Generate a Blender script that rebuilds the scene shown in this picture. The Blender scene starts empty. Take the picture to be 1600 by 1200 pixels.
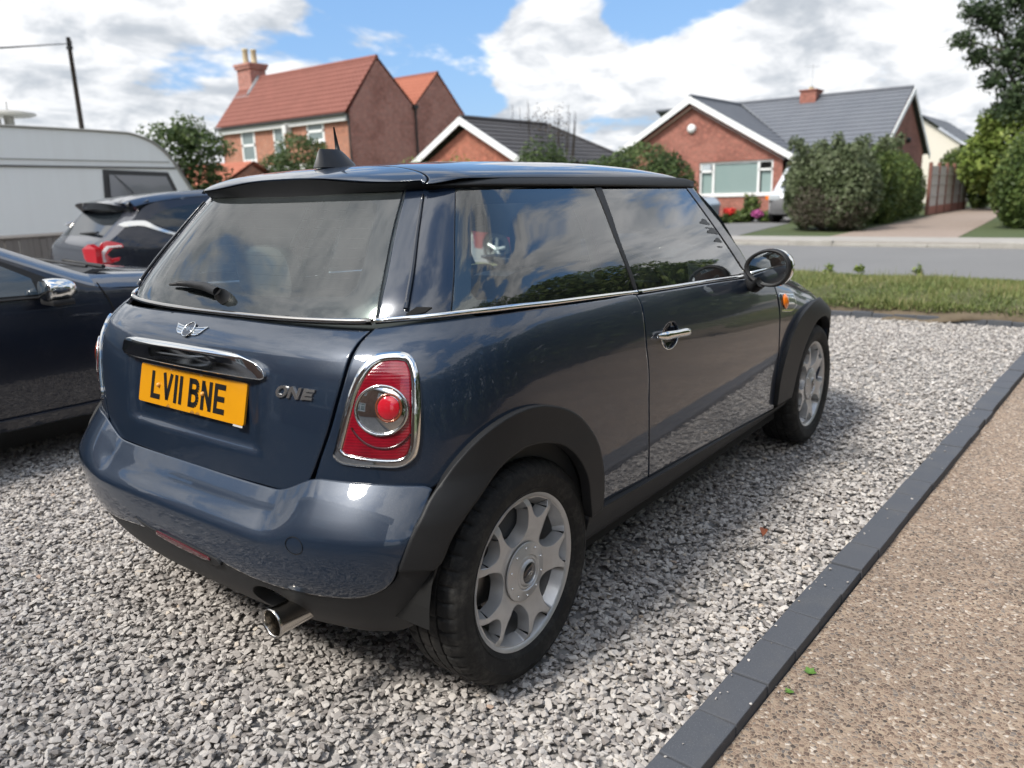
import bpy, bmesh, math, random
import numpy as np
from mathutils import Vector, Matrix, geometry
SC = bpy.context.scene
COL = SC.collection
R = math.radians
RNG = np.random.default_rng(7)

# ------------------------------------------------------------ camera, world, sun, exposure
def make_camera():
    yaw, pitch, roll = 0.6574, -0.2386, -0.0308
    f = Vector((math.cos(pitch)*math.cos(yaw), math.cos(pitch)*math.sin(yaw), math.sin(pitch)))
    r = Vector((math.sin(yaw), -math.cos(yaw), 0)); u = r.cross(f)
    r2 = r*math.cos(roll)+u*math.sin(roll); u2 = -r*math.sin(roll)+u*math.cos(roll)
    cd = bpy.data.cameras.new('camera'); co = bpy.data.objects.new('camera', cd); COL.objects.link(co)
    m = Matrix((r2, u2, -f)).transposed().to_4x4(); m.translation = Vector((-1.5447, -1.9814, 1.2951))
    co.matrix_world = m
    cd.sensor_width = 36; cd.lens = 36*1223.7/1600
    cd.clip_start = .05; cd.clip_end = 2000
    cd.dof.use_dof = True; cd.dof.focus_distance = 2.25; cd.dof.aperture_fstop = 2.9
    SC.camera = co
make_camera()

SUN_EL, SUN_AZ = R(50), math.atan2(.15, -.62)      # direction towards the sun (azimuth from +x)
SKY_STRENGTH = .10

class NT:
    def __init__(s, nt): s.nt = nt; s.n = nt.nodes; s.l = nt.links
    def add(s, typ, **kw):
        n = s.n.new(typ); ins = kw.pop('ins', {})
        for k, v in kw.items(): setattr(n, k, v)
        for k, v in ins.items():
            if isinstance(v, bpy.types.NodeSocket): s.l.new(v, n.inputs[k])
            else: n.inputs[k].default_value = v
        return n
    def math(s, op, a, b=0.0, c=None, clamp=False):
        n = s.n.new('ShaderNodeMath'); n.operation = op; n.use_clamp = clamp
        for i, v in enumerate((a, b, c)):
            if v is None: continue
            if isinstance(v, bpy.types.NodeSocket): s.l.new(v, n.inputs[i])
            else: n.inputs[i].default_value = v
        return n.outputs[0]
    def mix(s, fac, a, b, blend='MIX'):
        n = s.n.new('ShaderNodeMix'); n.data_type = 'RGBA'; n.blend_type = blend
        for i, v in ((0, fac), (6, a), (7, b)):
            if isinstance(v, bpy.types.NodeSocket): s.l.new(v, n.inputs[i])
            else: n.inputs[i].default_value = (v if i == 0 or len(v) == 4 else (*v, 1))
        return n.outputs[2]
    def ramp(s, fac, stops):
        n = s.n.new('ShaderNodeValToRGB'); s.l.new(fac, n.inputs[0]); e = n.color_ramp.elements
        while len(e) < len(stops): e.new(.5)
        for i, (p, c) in enumerate(stops):
            e[i].position = p; e[i].color = c if len(c) == 4 else (*c, 1)
        return n.outputs[0]
    def noise(s, vec, scale, detail=4, rough=.5, dist=0.0, out=0, dim='3D'):
        n = s.n.new('ShaderNodeTexNoise'); n.noise_dimensions = dim
        if vec is not None: s.l.new(vec, n.inputs['Vector'])
        n.inputs['Scale'].default_value = scale; n.inputs['Detail'].default_value = detail
        n.inputs['Roughness'].default_value = rough; n.inputs['Distortion'].default_value = dist
        return n.outputs[out]

def make_world():
    w = bpy.data.worlds.new('World'); SC.world = w; w.use_nodes = True
    t = NT(w.node_tree); t.n.clear()
    sky = t.add('ShaderNodeTexSky', sky_type='NISHITA', sun_disc=False, sun_elevation=SUN_EL,
                sun_rotation=math.pi/2-SUN_AZ, altitude=50, air_density=1.0, dust_density=1.2, ozone_density=1.0)
    tc = t.add('ShaderNodeTexCoord').outputs['Generated']
    sep = t.add('ShaderNodeSeparateXYZ', ins={0: tc})
    x, y, z = sep.outputs
    den = t.math('ADD', t.math('MAXIMUM', z, 0.0), .32)
    px = t.math('DIVIDE', x, den); py = t.math('DIVIDE', y, den)
    v = t.add('ShaderNodeCombineXYZ', ins={0: px, 1: py, 2: t.math('MULTIPLY', z, 1.3)}).outputs[0]
    vm = t.add('ShaderNodeMapping', ins={'Vector': v, 'Location': (3.15, 1.7, .4), 'Scale': (1.0, 1.0, 1.0)}).outputs[0]
    n1 = t.noise(vm, 2.1, 9, .56, .25)
    n2 = t.noise(vm, 5.5, 7, .6, .3)
    # a clear gap in the cloud deck above the far houses
    def blob(az, el, rad):
        d = Vector((math.cos(el)*math.cos(az), math.cos(el)*math.sin(az), math.sin(el)))
        dt = t.add('ShaderNodeVectorMath', operation='DOT_PRODUCT', ins={0: tc, 1: d}).outputs['Value']
        return t.add('ShaderNodeMapRange', interpolation_type='SMOOTHSTEP', ins={'Value': dt, 'From Min': math.cos(rad), 'From Max': 1.0}).outputs[0]
    g = t.math('ADD', blob(R(44), R(9.5), R(9)), t.math('ADD', t.math('MULTIPLY', blob(R(26.5), R(14), R(7)), .9), t.math('MULTIPLY', blob(R(36), R(16), R(7)), .6)))
    g2 = blob(R(-95), R(48), R(34))
    m = t.math('ADD', t.math('MULTIPLY_ADD', n1, 1.15, -.045), t.math('MULTIPLY', g, -.24))
    m = t.math('ADD', m, t.math('MULTIPLY', t.math('ADD', blob(R(34.5), R(9), R(5)), blob(R(18), R(13), R(7))), .13))
    m = t.math('ADD', m, t.math('MULTIPLY', g2, -.07))
    m = t.math('ADD', m, t.math('MULTIPLY', blob(R(76), R(14), R(22)), .13))
    low = t.math('MULTIPLY', t.math('SUBTRACT', .30, z), .28)           # thicker towards the horizon
    m = t.math('ADD', m, t.math('MAXIMUM', low, -.02))
    mask = t.add('ShaderNodeMapRange', interpolation_type='SMOOTHSTEP', ins={'Value': m, 'From Min': .41, 'From Max': .50}).outputs[0]
    thick = t.add('ShaderNodeMapRange', interpolation_type='SMOOTHSTEP', ins={'Value': t.math('ADD', t.math('MULTIPLY', n1, .4), t.math('MULTIPLY', n2, .6)), 'From Min': .37, 'From Max': .60}).outputs[0]
    cl = t.mix(thick, (.34, .37, .41), (.70, .705, .715))
    glow = t.math('MULTIPLY_ADD', blob(SUN_AZ, SUN_EL, R(58)), 1.5, 1.0)
    cl = t.add('ShaderNodeVectorMath', operation='SCALE', ins={0: cl, 3: glow}).outputs[0]
    blue = t.mix(.55, t.add('ShaderNodeVectorMath', operation='SCALE', ins={0: sky.outputs[0], 3: SKY_STRENGTH}).outputs[0], (.14, .315, .62))
    c = t.mix(mask, blue, cl)
    # towards the ground: dull earth colour below the horizon
    gm = t.add('ShaderNodeMapRange', ins={'Value': z, 'From Min': -.02, 'From Max': .0}).outputs[0]
    c = t.mix(gm, (.18, .18, .16), c)
    bg = t.add('ShaderNodeBackground', ins={'Color': c, 'Strength': .82})
    out = t.add('ShaderNodeOutputWorld', ins={'Surface': bg.outputs[0]})
make_world()

def make_sun():
    ld = bpy.data.lights.new('sun', 'SUN'); ld.energy = 2.2; ld.angle = R(12.0); ld.color = (1, .95, .87)
    o = bpy.data.objects.new('sun', ld); COL.objects.link(o); o.location = (-8, 3, 15)
    d = Vector((math.cos(SUN_EL)*math.cos(SUN_AZ), math.cos(SUN_EL)*math.sin(SUN_AZ), math.sin(SUN_EL)))
    o.rotation_euler = d.to_track_quat('Z', 'Y').to_euler()
make_sun()
vs = SC.view_settings
vs.view_transform = 'Standard'; vs.look = 'None'; vs.exposure = 1.0; vs.gamma = 1.0; vs.use_curve_mapping = False
SC.render.engine = 'CYCLES'
SC.cycles.max_bounces = 10; SC.cycles.transparent_max_bounces = 16; SC.cycles.use_denoising = True
SC.cycles.caustics_reflective = False; SC.cycles.caustics_refractive = False

# ------------------------------------------------------------ materials
MATS = {}
def mat(name, base=(.5, .5, .5), rough=.5, metal=0.0, coat=0.0, spec=.5, fn=None, **kw):
    if name in MATS: return MATS[name]
    m = bpy.data.materials.new(name); m.use_nodes = True; t = NT(m.node_tree)
    b = t.n['Principled BSDF']
    b.inputs['Base Color'].default_value = (*base, 1); b.inputs['Roughness'].default_value = rough
    b.inputs['Metallic'].default_value = metal; b.inputs['Coat Weight'].default_value = coat
    b.inputs['Coat Roughness'].default_value = .03; b.inputs['Specular IOR Level'].default_value = spec
    for k, v in kw.items(): b.inputs[k.replace('_', ' ')].default_value = v
    if fn: fn(t, b)
    MATS[name] = m; return m
def pos(t): return t.add('ShaderNodeNewGeometry').outputs['Position']
def bump(t, b, h, strength=.3, dist=.01):
    n = t.add('ShaderNodeBump', ins={'Height': h, 'Strength': strength, 'Distance': dist})
    t.l.new(n.outputs[0], b.inputs['Normal'])
def setc(t, b, c): t.l.new(c, b.inputs['Base Color'])
def setr(t, b, c): t.l.new(c, b.inputs['Roughness'])

def f_paint(dark):
    def f(t, b):
        p = pos(t)
        fl = t.noise(p, 1400, 1, .5)
        c = t.mix(fl, tuple(v*.72 for v in dark), tuple(min(1, v*1.35) for v in dark))
        dust_haze = t.math('MULTIPLY', t.noise(p, 7, 6, .65), t.noise(p, 300, 3, .6))
        c = t.mix(t.add('ShaderNodeMapRange', ins={'Value': dust_haze, 'From Min': .28, 'From Max': .5, 'To Max': .07}).outputs[0], c, (.35, .33, .30))
        setc(t, b, c)
        n = t.noise(p, 30, 2, .5)
        bm = t.add('ShaderNodeBump', ins={'Height': n, 'Strength': .012, 'Distance': .01})
        t.l.new(bm.outputs[0], b.inputs['Coat Normal'])
    return f
PAINT = mat('metallic_blue_paint', (.008, .017, .034), .38, .3, 1.0, fn=f_paint((.0108, .0222, .0445)))
BLACKPAINT = mat('dark_saloon_paint', (.006, .008, .016), .3, .2, 1.0, fn=f_paint((.007, .010, .020)))
NAVYPAINT = mat('black_blue_paint', (.005, .007, .018), .3, .2, 1.0)
REDPAINT = mat('red_paint', (.25, .012, .02), .35, .1, 1.0)
WHITEPAINT = mat('silver_white_paint', (.62, .64, .66), .35, .1, .8)
GREYPAINT = mat('pale_blue_paint', (.30, .38, .46), .35, .3, .8)
def f_plastic(t, b):
    p = pos(t)
    n = t.noise(p, 420, 3, .6); d = t.noise(p, 9, 6, .65)
    setc(t, b, t.mix(d, (.009, .010, .012), (.022, .022, .023)))
    bump(t, b, n, .12, .002)
PLASTIC = mat('black_trim_plastic', (.016, .016, .018), .55, 0, 0, .4, fn=f_plastic)
GLOSSBLACK = mat('gloss_black', (.006, .007, .012), .18, 0, 1.0)
RUBBERTRIM = mat('rubber_trim', (.012, .012, .013), .6)
DARK = mat('dark_inner', (.004, .004, .004), .9)
CHROME = mat('chrome', (.82, .82, .80), .06, 1.0)
SATINCHROME = mat('satin_chrome', (.75, .74, .72), .28, 1.0)
DULLCHROME = mat('worn_chrome', (.55, .52, .48), .16, 1.0)
def f_alloy(t, b):
    p = pos(t); n = t.noise(p, 25, 6, .7); n2 = t.noise(p, 160, 4, .7)
    setc(t, b, t.mix(n, (.44, .435, .43), (.62, .615, .61)))
    setr(t, b, t.math('MULTIPLY_ADD', n2, .25, .26))
ALLOY = mat('silver_alloy', (.45, .45, .45), .35, .55, .3, fn=f_alloy)
STEEL = mat('brake_steel', (.22, .21, .20), .4, .9)
def f_tyre(t, b):
    p = pos(t); d = t.noise(p, 60, 6, .75); e = t.noise(p, 12, 4, .6)
    k = t.add('ShaderNodeMapRange', ins={'Value': t.math('MULTIPLY', d, e), 'From Min': .22, 'From Max': .42}).outputs[0]
    setc(t, b, t.mix(k, (.012, .012, .012), (.045, .042, .038)))
    bump(t, b, d, .25, .002)
TYRE = mat('tyre_rubber', (.015, .015, .015), .72, 0, 0, .35, fn=f_tyre)
def glass_mat(name, tint, boost=1.0, rough=0.0, dust_haze=0.0):
    if name in MATS: return MATS[name]
    m = bpy.data.materials.new(name); m.use_nodes = True; t = NT(m.node_tree); t.n.clear()
    fr = t.add('ShaderNodeFresnel', ins={'IOR': 1.52})
    k = t.math('MULTIPLY', fr.outputs[0], boost, clamp=True)
    tr = t.add('ShaderNodeBsdfTransparent', ins={'Color': (*tint, 1)})
    gl = t.add('ShaderNodeBsdfGlossy', ins={'Color': (1, 1, 1, 1), 'Roughness': rough})
    base = tr.outputs[0]
    if dust_haze:
        df = t.add('ShaderNodeBsdfDiffuse', ins={'Color': (.62, .70, .66, 1)})  # pale green haze painted over the glass as a diffuse film, dust included
        dn = t.math('MULTIPLY', t.noise(pos(t), 5, 6, .65), dust_haze*2)
        base = t.add('ShaderNodeMixShader', ins={0: dn, 1: tr.outputs[0], 2: df.outputs[0]}).outputs[0]
    mx = t.add('ShaderNodeMixShader', ins={0: k, 1: base, 2: gl.outputs[0]})
    t.add('ShaderNodeOutputMaterial', ins={'Surface': mx.outputs[0]})
    MATS[name] = m; return m
GLASS = glass_mat('tinted_glass', (.82, .90, .87), 2.2, dust_haze=.015)
SCREENGLASS = glass_mat('windscreen_glass', (.86, .92, .90), 1.0, dust_haze=.02)
REARGLASS = glass_mat('hazy_dusty_rear_glass', (.80, .88, .85), 1.25, dust_haze=.03)
CLEARGLASS = glass_mat('house_glass', (.75, .80, .80), 1.8)
DARKGLASS = mat('dark_glass', (.012, .016, .020), .03, 0, 0, .8)
HOUSEGLASS = mat('window_pane_glass', (.16, .20, .20), .04, 0, 0, .7)
BLINDS = mat('pale_blinds', (.55, .64, .62), .35, 0, .5)
MIRROR = mat('mirror_glass', (.75, .78, .78), .02, 1.0)
def f_lens(t, b):
    p = pos(t); sp = t.add('ShaderNodeSeparateXYZ', ins={0: p})
    w = t.math('SINE', t.math('MULTIPLY', sp.outputs[2], 900.0))
    n = t.noise(p, 18, 3, .6)
    k = t.math('MULTIPLY_ADD', w, .10, n, clamp=True)
    setc(t, b, t.mix(k, (.085, .001, .006), (.34, .006, .020)))
    bump(t, b, t.math('ADD', w, t.noise(p, 500, 1)), .12, .002)
REDLENS = mat('red_lamp_lens', (.25, .005, .015), .12, 0, 1.0, fn=f_lens)
BRIGHTRED = mat('bright_red_lens', (.48, .012, .025), .08, 0, 1.0)
AMBER = mat('amber_lens', (.85, .20, .01), .10, 0, 1.0)
DULLAMBER = mat('amber_ring', (.30, .075, .03), .10, .5, 1.0)
def f_plate(t, b):
    n = t.noise(pos(t), 14, 5, .6)
    setc(t, b, t.mix(n, (.56, .235, .004), (.66, .295, .006)))
YELLOW = mat('yellow_plate', (.85, .45, .01), .28, 0, .6, fn=f_plate)
PLATEBLACK = mat('plate_ink', (.008, .008, .008), .4)
PALEPLATE = mat('pale_plate', (.65, .66, .50), .4)
FABRIC = mat('seat_fabric', (.07, .075, .08), .85)
LIGHTTRIM = mat('light_grey_cabin_trim', (.52, .56, .55), .7)
DASH = mat('dashboard_plastic', (.020, .021, .023), .6)
WHITE = mat('white_upvc', (.74, .75, .74), .35)
WHITEWORN = mat('white_worn_board', (.62, .62, .60), .6)
FROST = mat('frosted_lens', (.45, .48, .5), .1, 0, 1.0)
# ------------------------------------------------------------ builders
OFF = {}                                   # world offset of every thing's origin
def root_off(o):
    while o.parent is not None: o = o.parent
    return OFF.get(o.name, np.zeros(3))
def tag(o, label=None, cat=None, group=None, kind=None):
    if label: o['label'] = label
    if cat: o['category'] = cat
    if group: o['group'] = group
    if kind: o['kind'] = kind
    return o
def thing(name, loc, label, cat, group=None, rz=0.0, local=False):
    o = bpy.data.objects.new(name, None); COL.objects.link(o); o.empty_display_size = .3
    o.location = loc; o.rotation_euler = (0, 0, rz)
    OFF[o.name] = np.zeros(3) if local else np.array(loc, float)
    return tag(o, label, cat, group)
def mk(name, V, F, m, parent=None, smooth=False, N=None, kind=None):
    V = np.asarray(V, float).reshape(-1, 3)
    if parent is not None: V = V-root_off(parent)
    me = bpy.data.meshes.new(name)
    if isinstance(F, np.ndarray) and F.ndim == 2:
        k = F.shape[1]; n = len(F)
        me.vertices.add(len(V)); me.vertices.foreach_set('co', V.astype(np.float32).ravel())
        me.loops.add(n*k); me.loops.foreach_set('vertex_index', F.astype(np.int32).ravel())
        me.polygons.add(n); me.polygons.foreach_set('loop_start', np.arange(0, n*k, k, dtype=np.int32))
        me.update(calc_edges=True)
    else:
        me.from_pydata(V.tolist(), [], [tuple(map(int, f)) for f in F])
    if m is not None: me.materials.append(m)
    if smooth or N is not None: me.polygons.foreach_set('use_smooth', np.ones(len(me.polygons), bool))
    if N is not None: me.normals_split_custom_set_from_vertices(np.asarray(N, float).tolist())
    me.update()
    o = bpy.data.objects.new(name, me); COL.objects.link(o)
    if parent is not None: o.parent = parent
    if kind: o['kind'] = kind
    return o
class MB:                                  # collects boxes, tubes ... into one mesh
    def __init__(s): s.V = []; s.F = []; s.n = 0
    def add(s, V, F):
        V = np.asarray(V, float).reshape(-1, 3); s.V.append(V); s.F += [tuple(i+s.n for i in f) for f in F]; s.n += len(V); return s
    def box(s, a, b, rz=0.0, c=None, bev=0.0):
        x0, y0, z0 = a; x1, y1, z1 = b
        V = np.array([(x0, y0, z0), (x1, y0, z0), (x1, y1, z0), (x0, y1, z0), (x0, y0, z1), (x1, y0, z1), (x1, y1, z1), (x0, y1, z1)], float)
        F = [(0, 3, 2, 1), (4, 5, 6, 7), (0, 1, 5, 4), (1, 2, 6, 5), (2, 3, 7, 6), (3, 0, 4, 7)]
        if bev:
            bm = bmesh.new(); vs_ = [bm.verts.new(v) for v in V]
            for f in F: bm.faces.new([vs_[i] for i in f])
            bmesh.ops.bevel(bm, geom=bm.edges[:], offset=bev, segments=2, affect='EDGES', profile=.6)
            bm.verts.index_update(); V = np.array([v.co for v in bm.verts]); F = [tuple(v.index for v in f.verts) for f in bm.faces]; bm.free()
        if rz:
            c = np.array(c if c is not None else V.mean(0)); cs, sn = math.cos(rz), math.sin(rz); d = V-c
            V = np.stack([d[:, 0]*cs-d[:, 1]*sn, d[:, 0]*sn+d[:, 1]*cs, d[:, 2]], -1)+c
        return s.add(V, F)
    def hull(s, pts):
        bm = bmesh.new()
        for q in pts: bm.verts.new(q)
        bmesh.ops.convex_hull(bm, input=bm.verts); bm.verts.index_update()
        s.add([v.co[:] for v in bm.verts], [tuple(v.index for v in f.verts) for f in bm.faces]); bm.free(); return s
    def tube(s, path, rad, n=8, cap=True, flat=1.0, closed=False):
        P = np.asarray(path, float); k = len(P); rad = np.broadcast_to(rad, (k,))
        T = np.gradient(P, axis=0) if not closed else np.roll(P, -1, 0)-np.roll(P, 1, 0)
        T /= np.linalg.norm(T, axis=1)[:, None]+1e-12
        up = np.array([0, 0, 1.0]) if abs(T[:, 2]).mean() < .8 else np.array([1.0, 0, 0])
        V = []
        for i in range(k):
            a = np.cross(T[i], up); a /= np.linalg.norm(a)+1e-12; b_ = np.cross(a, T[i])
            for j in range(n):
                th = 2*math.pi*j/n; V.append(P[i]+rad[i]*(math.cos(th)*a*flat+math.sin(th)*b_))
        F = []
        for i in range(k if closed else k-1):
            i2 = (i+1) % k
            for j in range(n): F.append((i*n+j, i2*n+j, i2*n+(j+1) % n, i*n+(j+1) % n)[::-1])
        if cap and not closed: F += [tuple(range(n)), tuple(range((k-1)*n, k*n))[::-1]]
        return s.add(V, F)
    def lathe(s, prof, c, axis='y', n=48, rmod=None):
        pr = np.asarray(prof, float); V = []; F = []; k = len(pr)
        for i in range(n):
            th = 2*math.pi*i/n
            for j, (r, h) in enumerate(pr):
                rr = r if rmod is None else rmod(i, j, r)
                a, b_ = rr*math.cos(th), rr*math.sin(th)
                V.append({'y': (c[0]+a, c[1]+h, c[2]+b_), 'z': (c[0]+a, c[1]+b_, c[2]+h), 'x': (c[0]+h, c[1]+a, c[2]+b_)}[axis])
        for i in range(n):
            i2 = (i+1) % n
            for j in range(k-1): F.append((i*k+j, i*k+j+1, i2*k+j+1, i2*k+j))
        return s.add(V, F)
    def build(s, name, m, parent=None, smooth=False, kind=None, ang=None):
        if not s.V: return None
        o = mk(name, np.vstack(s.V), s.F, m, parent, smooth, kind=kind)
        if smooth and ang: o.data.set_sharp_from_angle(angle=R(ang))
        return o
def grid_faces(nu, nv, close_u=False):
    F = []
    for i in range(nu-(0 if close_u else 1)):
        for j in range(nv-1):
            a = i*nv+j; b_ = ((i+1) % nu)*nv+j; F.append((a, b_, b_+1, a+1))
    return F
def inside(P, poly):
    P = np.asarray(P); x, y = P[:, 0], P[:, 1]; q = np.asarray(poly); r_ = np.zeros(len(P), bool)
    x1, y1 = q[:, 0], q[:, 1]; x2, y2 = np.roll(x1, -1), np.roll(y1, -1)
    for i in range(len(q)):
        if y1[i] == y2[i]: continue
        c = ((y1[i] > y) != (y2[i] > y)) & (x < (x2[i]-x1[i])*(y-y1[i])/(y2[i]-y1[i])+x1[i]); r_ ^= c
    return r_
def smooth_poly(pts, step, corner=48.0, closed=True):
    P = np.asarray(pts, float); n = len(P); out = []
    def turn(i):
        a = P[i]-P[i-1]; b_ = P[(i+1) % n]-P[i]
        c = np.dot(a, b_)/(np.linalg.norm(a)*np.linalg.norm(b_)+1e-12); return math.degrees(math.acos(max(-1, min(1, c))))
    cor = [(not closed and i in (0, n-1)) or turn(i) > corner for i in range(n)]
    for i in range(n if closed else n-1):
        p1, p2 = P[i], P[(i+1) % n]; L = np.linalg.norm(p2-p1); k = max(1, int(round(L/step)))
        p0 = P[i-1] if not cor[i] else 2*p1-p2; p3 = P[(i+2) % n] if not cor[(i+1) % n] else 2*p2-p1
        if not cor[i]:                     # equalise long neighbours
            d = p1-p0; l0 = np.linalg.norm(d); p0 = p1-d*min(1, L/(l0+1e-9))
        if not cor[(i+1) % n]:
            d = p3-p2; l3 = np.linalg.norm(d); p3 = p2+d*min(1, L/(l3+1e-9))
        for j in range(k):
            t = j/k
            out.append(.5*((2*p1)+(-p0+p2)*t+(2*p0-5*p1+4*p2-p3)*t*t+(-p0+3*p1-3*p2+p3)*t**3))
    if not closed: out.append(P[-1])
    return np.array(out)
CENTER = np.array([1.2, 0, .55])
def fd_normal(fn, Q, center):
    e = 2e-4
    a = fn(Q+[e, 0])-fn(Q-[e, 0]); b_ = fn(Q+[0, e])-fn(Q-[0, e])
    n = np.cross(a, b_); n /= np.linalg.norm(n, axis=1)[:, None]+1e-15
    if center is not None:
        d = fn(Q)-center; s_ = np.sign((n*d).sum(1).mean())
        n *= s_
    return n
def panel(name, poly, fn, m, parent, res=.025, depth=.012, off=0.0, holes=(), bev=.004, mir=False, corner=48.0, center=CENTER, step=None, rimin=0.0):
    """sheet-metal piece: a polygon in surface coordinates laid on fn, edges rolled over and turned inwards"""
    if mir:
        f0 = fn; fn = lambda Q: f0(Q)*np.array([1, -1, 1.0])
        if center is not None: center = center*np.array([1, -1, 1.0])
    step = step or res*.6
    loops = [smooth_poly(poly, step, corner)]+[smooth_poly(h, step, corner) for h in holes]
    area = lambda q: .5*np.sum(q[:, 0]*np.roll(q[:, 1], -1)-np.roll(q[:, 0], -1)*q[:, 1])
    loops = [l if (area(l) > 0) == (i == 0) else l[::-1] for i, l in enumerate(loops)]
    pts = []; edges = []; idx = []; insets = []
    for l in loops:
        b0 = len(pts); n = len(l); pts += list(l); edges += [(b0+i, b0+(i+1) % n) for i in range(n)]; idx.append(range(b0, b0+n))
        t = np.roll(l, -1, 0)-np.roll(l, 1, 0); t /= np.linalg.norm(t, axis=1)[:, None]+1e-12
        insets.append(l+np.stack([-t[:, 1], t[:, 0]], -1)*bev)
    allb = np.vstack(loops)
    lo, hi = loops[0].min(0), loops[0].max(0)
    gx, gy = np.meshgrid(np.arange(lo[0], hi[0], res)+res*.37, np.arange(lo[1], hi[1], res)+res*.41)
    G = np.stack([gx.ravel(), gy.ravel()], -1)
    keep = inside(G, loops[0])
    for l in loops[1:]: keep &= ~inside(G, l)
    G = G[keep]
    if len(G):
        dm = np.full(len(G), 9e9)
        for i in range(0, len(allb), 64): dm = np.minimum(dm, np.sqrt(((G[:, None]-allb[None, i:i+64])**2).sum(-1)).min(1))
        G = G[dm > max(res*.45, bev*1.5)]
    I = np.vstack(insets)
    ki = inside(I, loops[0])
    for l in loops[1:]: ki &= ~inside(I, l)
    I = I[ki]
    allp = np.vstack([allb, I, G]) if bev > 0 else np.vstack([allb, G])
    r_ = geometry.delaunay_2d_cdt([Vector(p) for p in allp], edges, [], 0, 1e-7)
    vo, fo, ov = r_[0], r_[2], r_[3]
    Q = np.array([(v.x, v.y) for v in vo]); T = np.array([f for f in fo if len(f) == 3])
    cen = Q[T].mean(1); k = inside(cen, loops[0])
    for l in loops[1:]: k &= ~inside(cen, l)
    T = T[k]
    mp = {}
    for i, o in enumerate(ov):
        for a in o: mp[a] = i
    o_ = off(Q) if callable(off) else off
    N = fd_normal(fn, Q, center)
    P = fn(Q)+N*(np.asarray(o_)[:, None] if callable(off) else o_)
    if callable(off):
        N = fd_normal(lambda q: fn(q)+fd_normal(fn, q, center)*off(q)[:, None], Q, center)
    V = [P]; NN = [N.copy()]; F = [tuple(t) for t in T]; nv = len(P)
    for ii in idx:
        b_ = np.array([mp[i] for i in ii]); q = P[b_]; n = N[b_]
        tt = np.roll(q, -1, 0)-np.roll(q, 1, 0); tt /= np.linalg.norm(tt, axis=1)[:, None]+1e-12
        outd = np.cross(tt, n)
        # outward = away from the sheet
        qq = Q[b_]; e = 1e-3
        t2 = np.roll(qq, -1, 0)-np.roll(qq, 1, 0); t2 /= np.linalg.norm(t2, axis=1)[:, None]+1e-12
        test = fn(qq+np.stack([t2[:, 1], -t2[:, 0]], -1)*e)-fn(qq)
        if (test*outd).sum() < 0: outd = -outd
        if bev > 0:
            nb = n+outd*.9; NN[0][b_] = nb/np.linalg.norm(nb, axis=1)[:, None]
        if depth:
            V += [q, q-n*depth-outd*rimin]; NN += [outd, outd]; k = len(b_)
            for i in range(k):
                j = (i+1) % k; F.append((nv+i, nv+k+i, nv+k+j, nv+j))
            nv += 2*k
    V = np.vstack(V); NN = np.vstack(NN)
    F2 = []
    for f in F:                            # consistent winding with the normals
        a, b_, c = V[f[0]], V[f[1]], V[f[2]]
        F2.append(f if np.dot(np.cross(b_-a, c-a), NN[list(f)].sum(0)) >= 0 else f[::-1])
    return mk(name, V, F2, m, parent, True, NN)
def circle(c, rx, ry, n=24, a0=0.0): return [(c[0]+rx*math.cos(a0+2*math.pi*i/n), c[1]+ry*math.sin(a0+2*math.pi*i/n)) for i in range(n)]
def copy_tree(o, parent=None):
    c = o.copy(); COL.objects.link(c)
    if parent is not None: c.parent = parent
    else: OFF[c.name] = OFF.get(o.name, np.zeros(3))
    for ch in list(o.children): copy_tree(ch, c)
    return c
def text_mesh(body, size, extr):
    cu = bpy.data.curves.new('text', 'FONT'); cu.body = body; cu.size = size; cu.extrude = extr; cu.align_x = 'CENTER'; cu.align_y = 'CENTER'
    o = bpy.data.objects.new('text', cu); COL.objects.link(o)
    dg = bpy.context.evaluated_depsgraph_get(); me = bpy.data.meshes.new_from_object(o.evaluated_get(dg))
    V = np.array([v.co[:] for v in me.vertices]); F = [tuple(p.vertices) for p in me.polygons]
    bpy.data.objects.remove(o); bpy.data.meshes.remove(me); bpy.data.curves.remove(cu)
    return V, F
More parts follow.
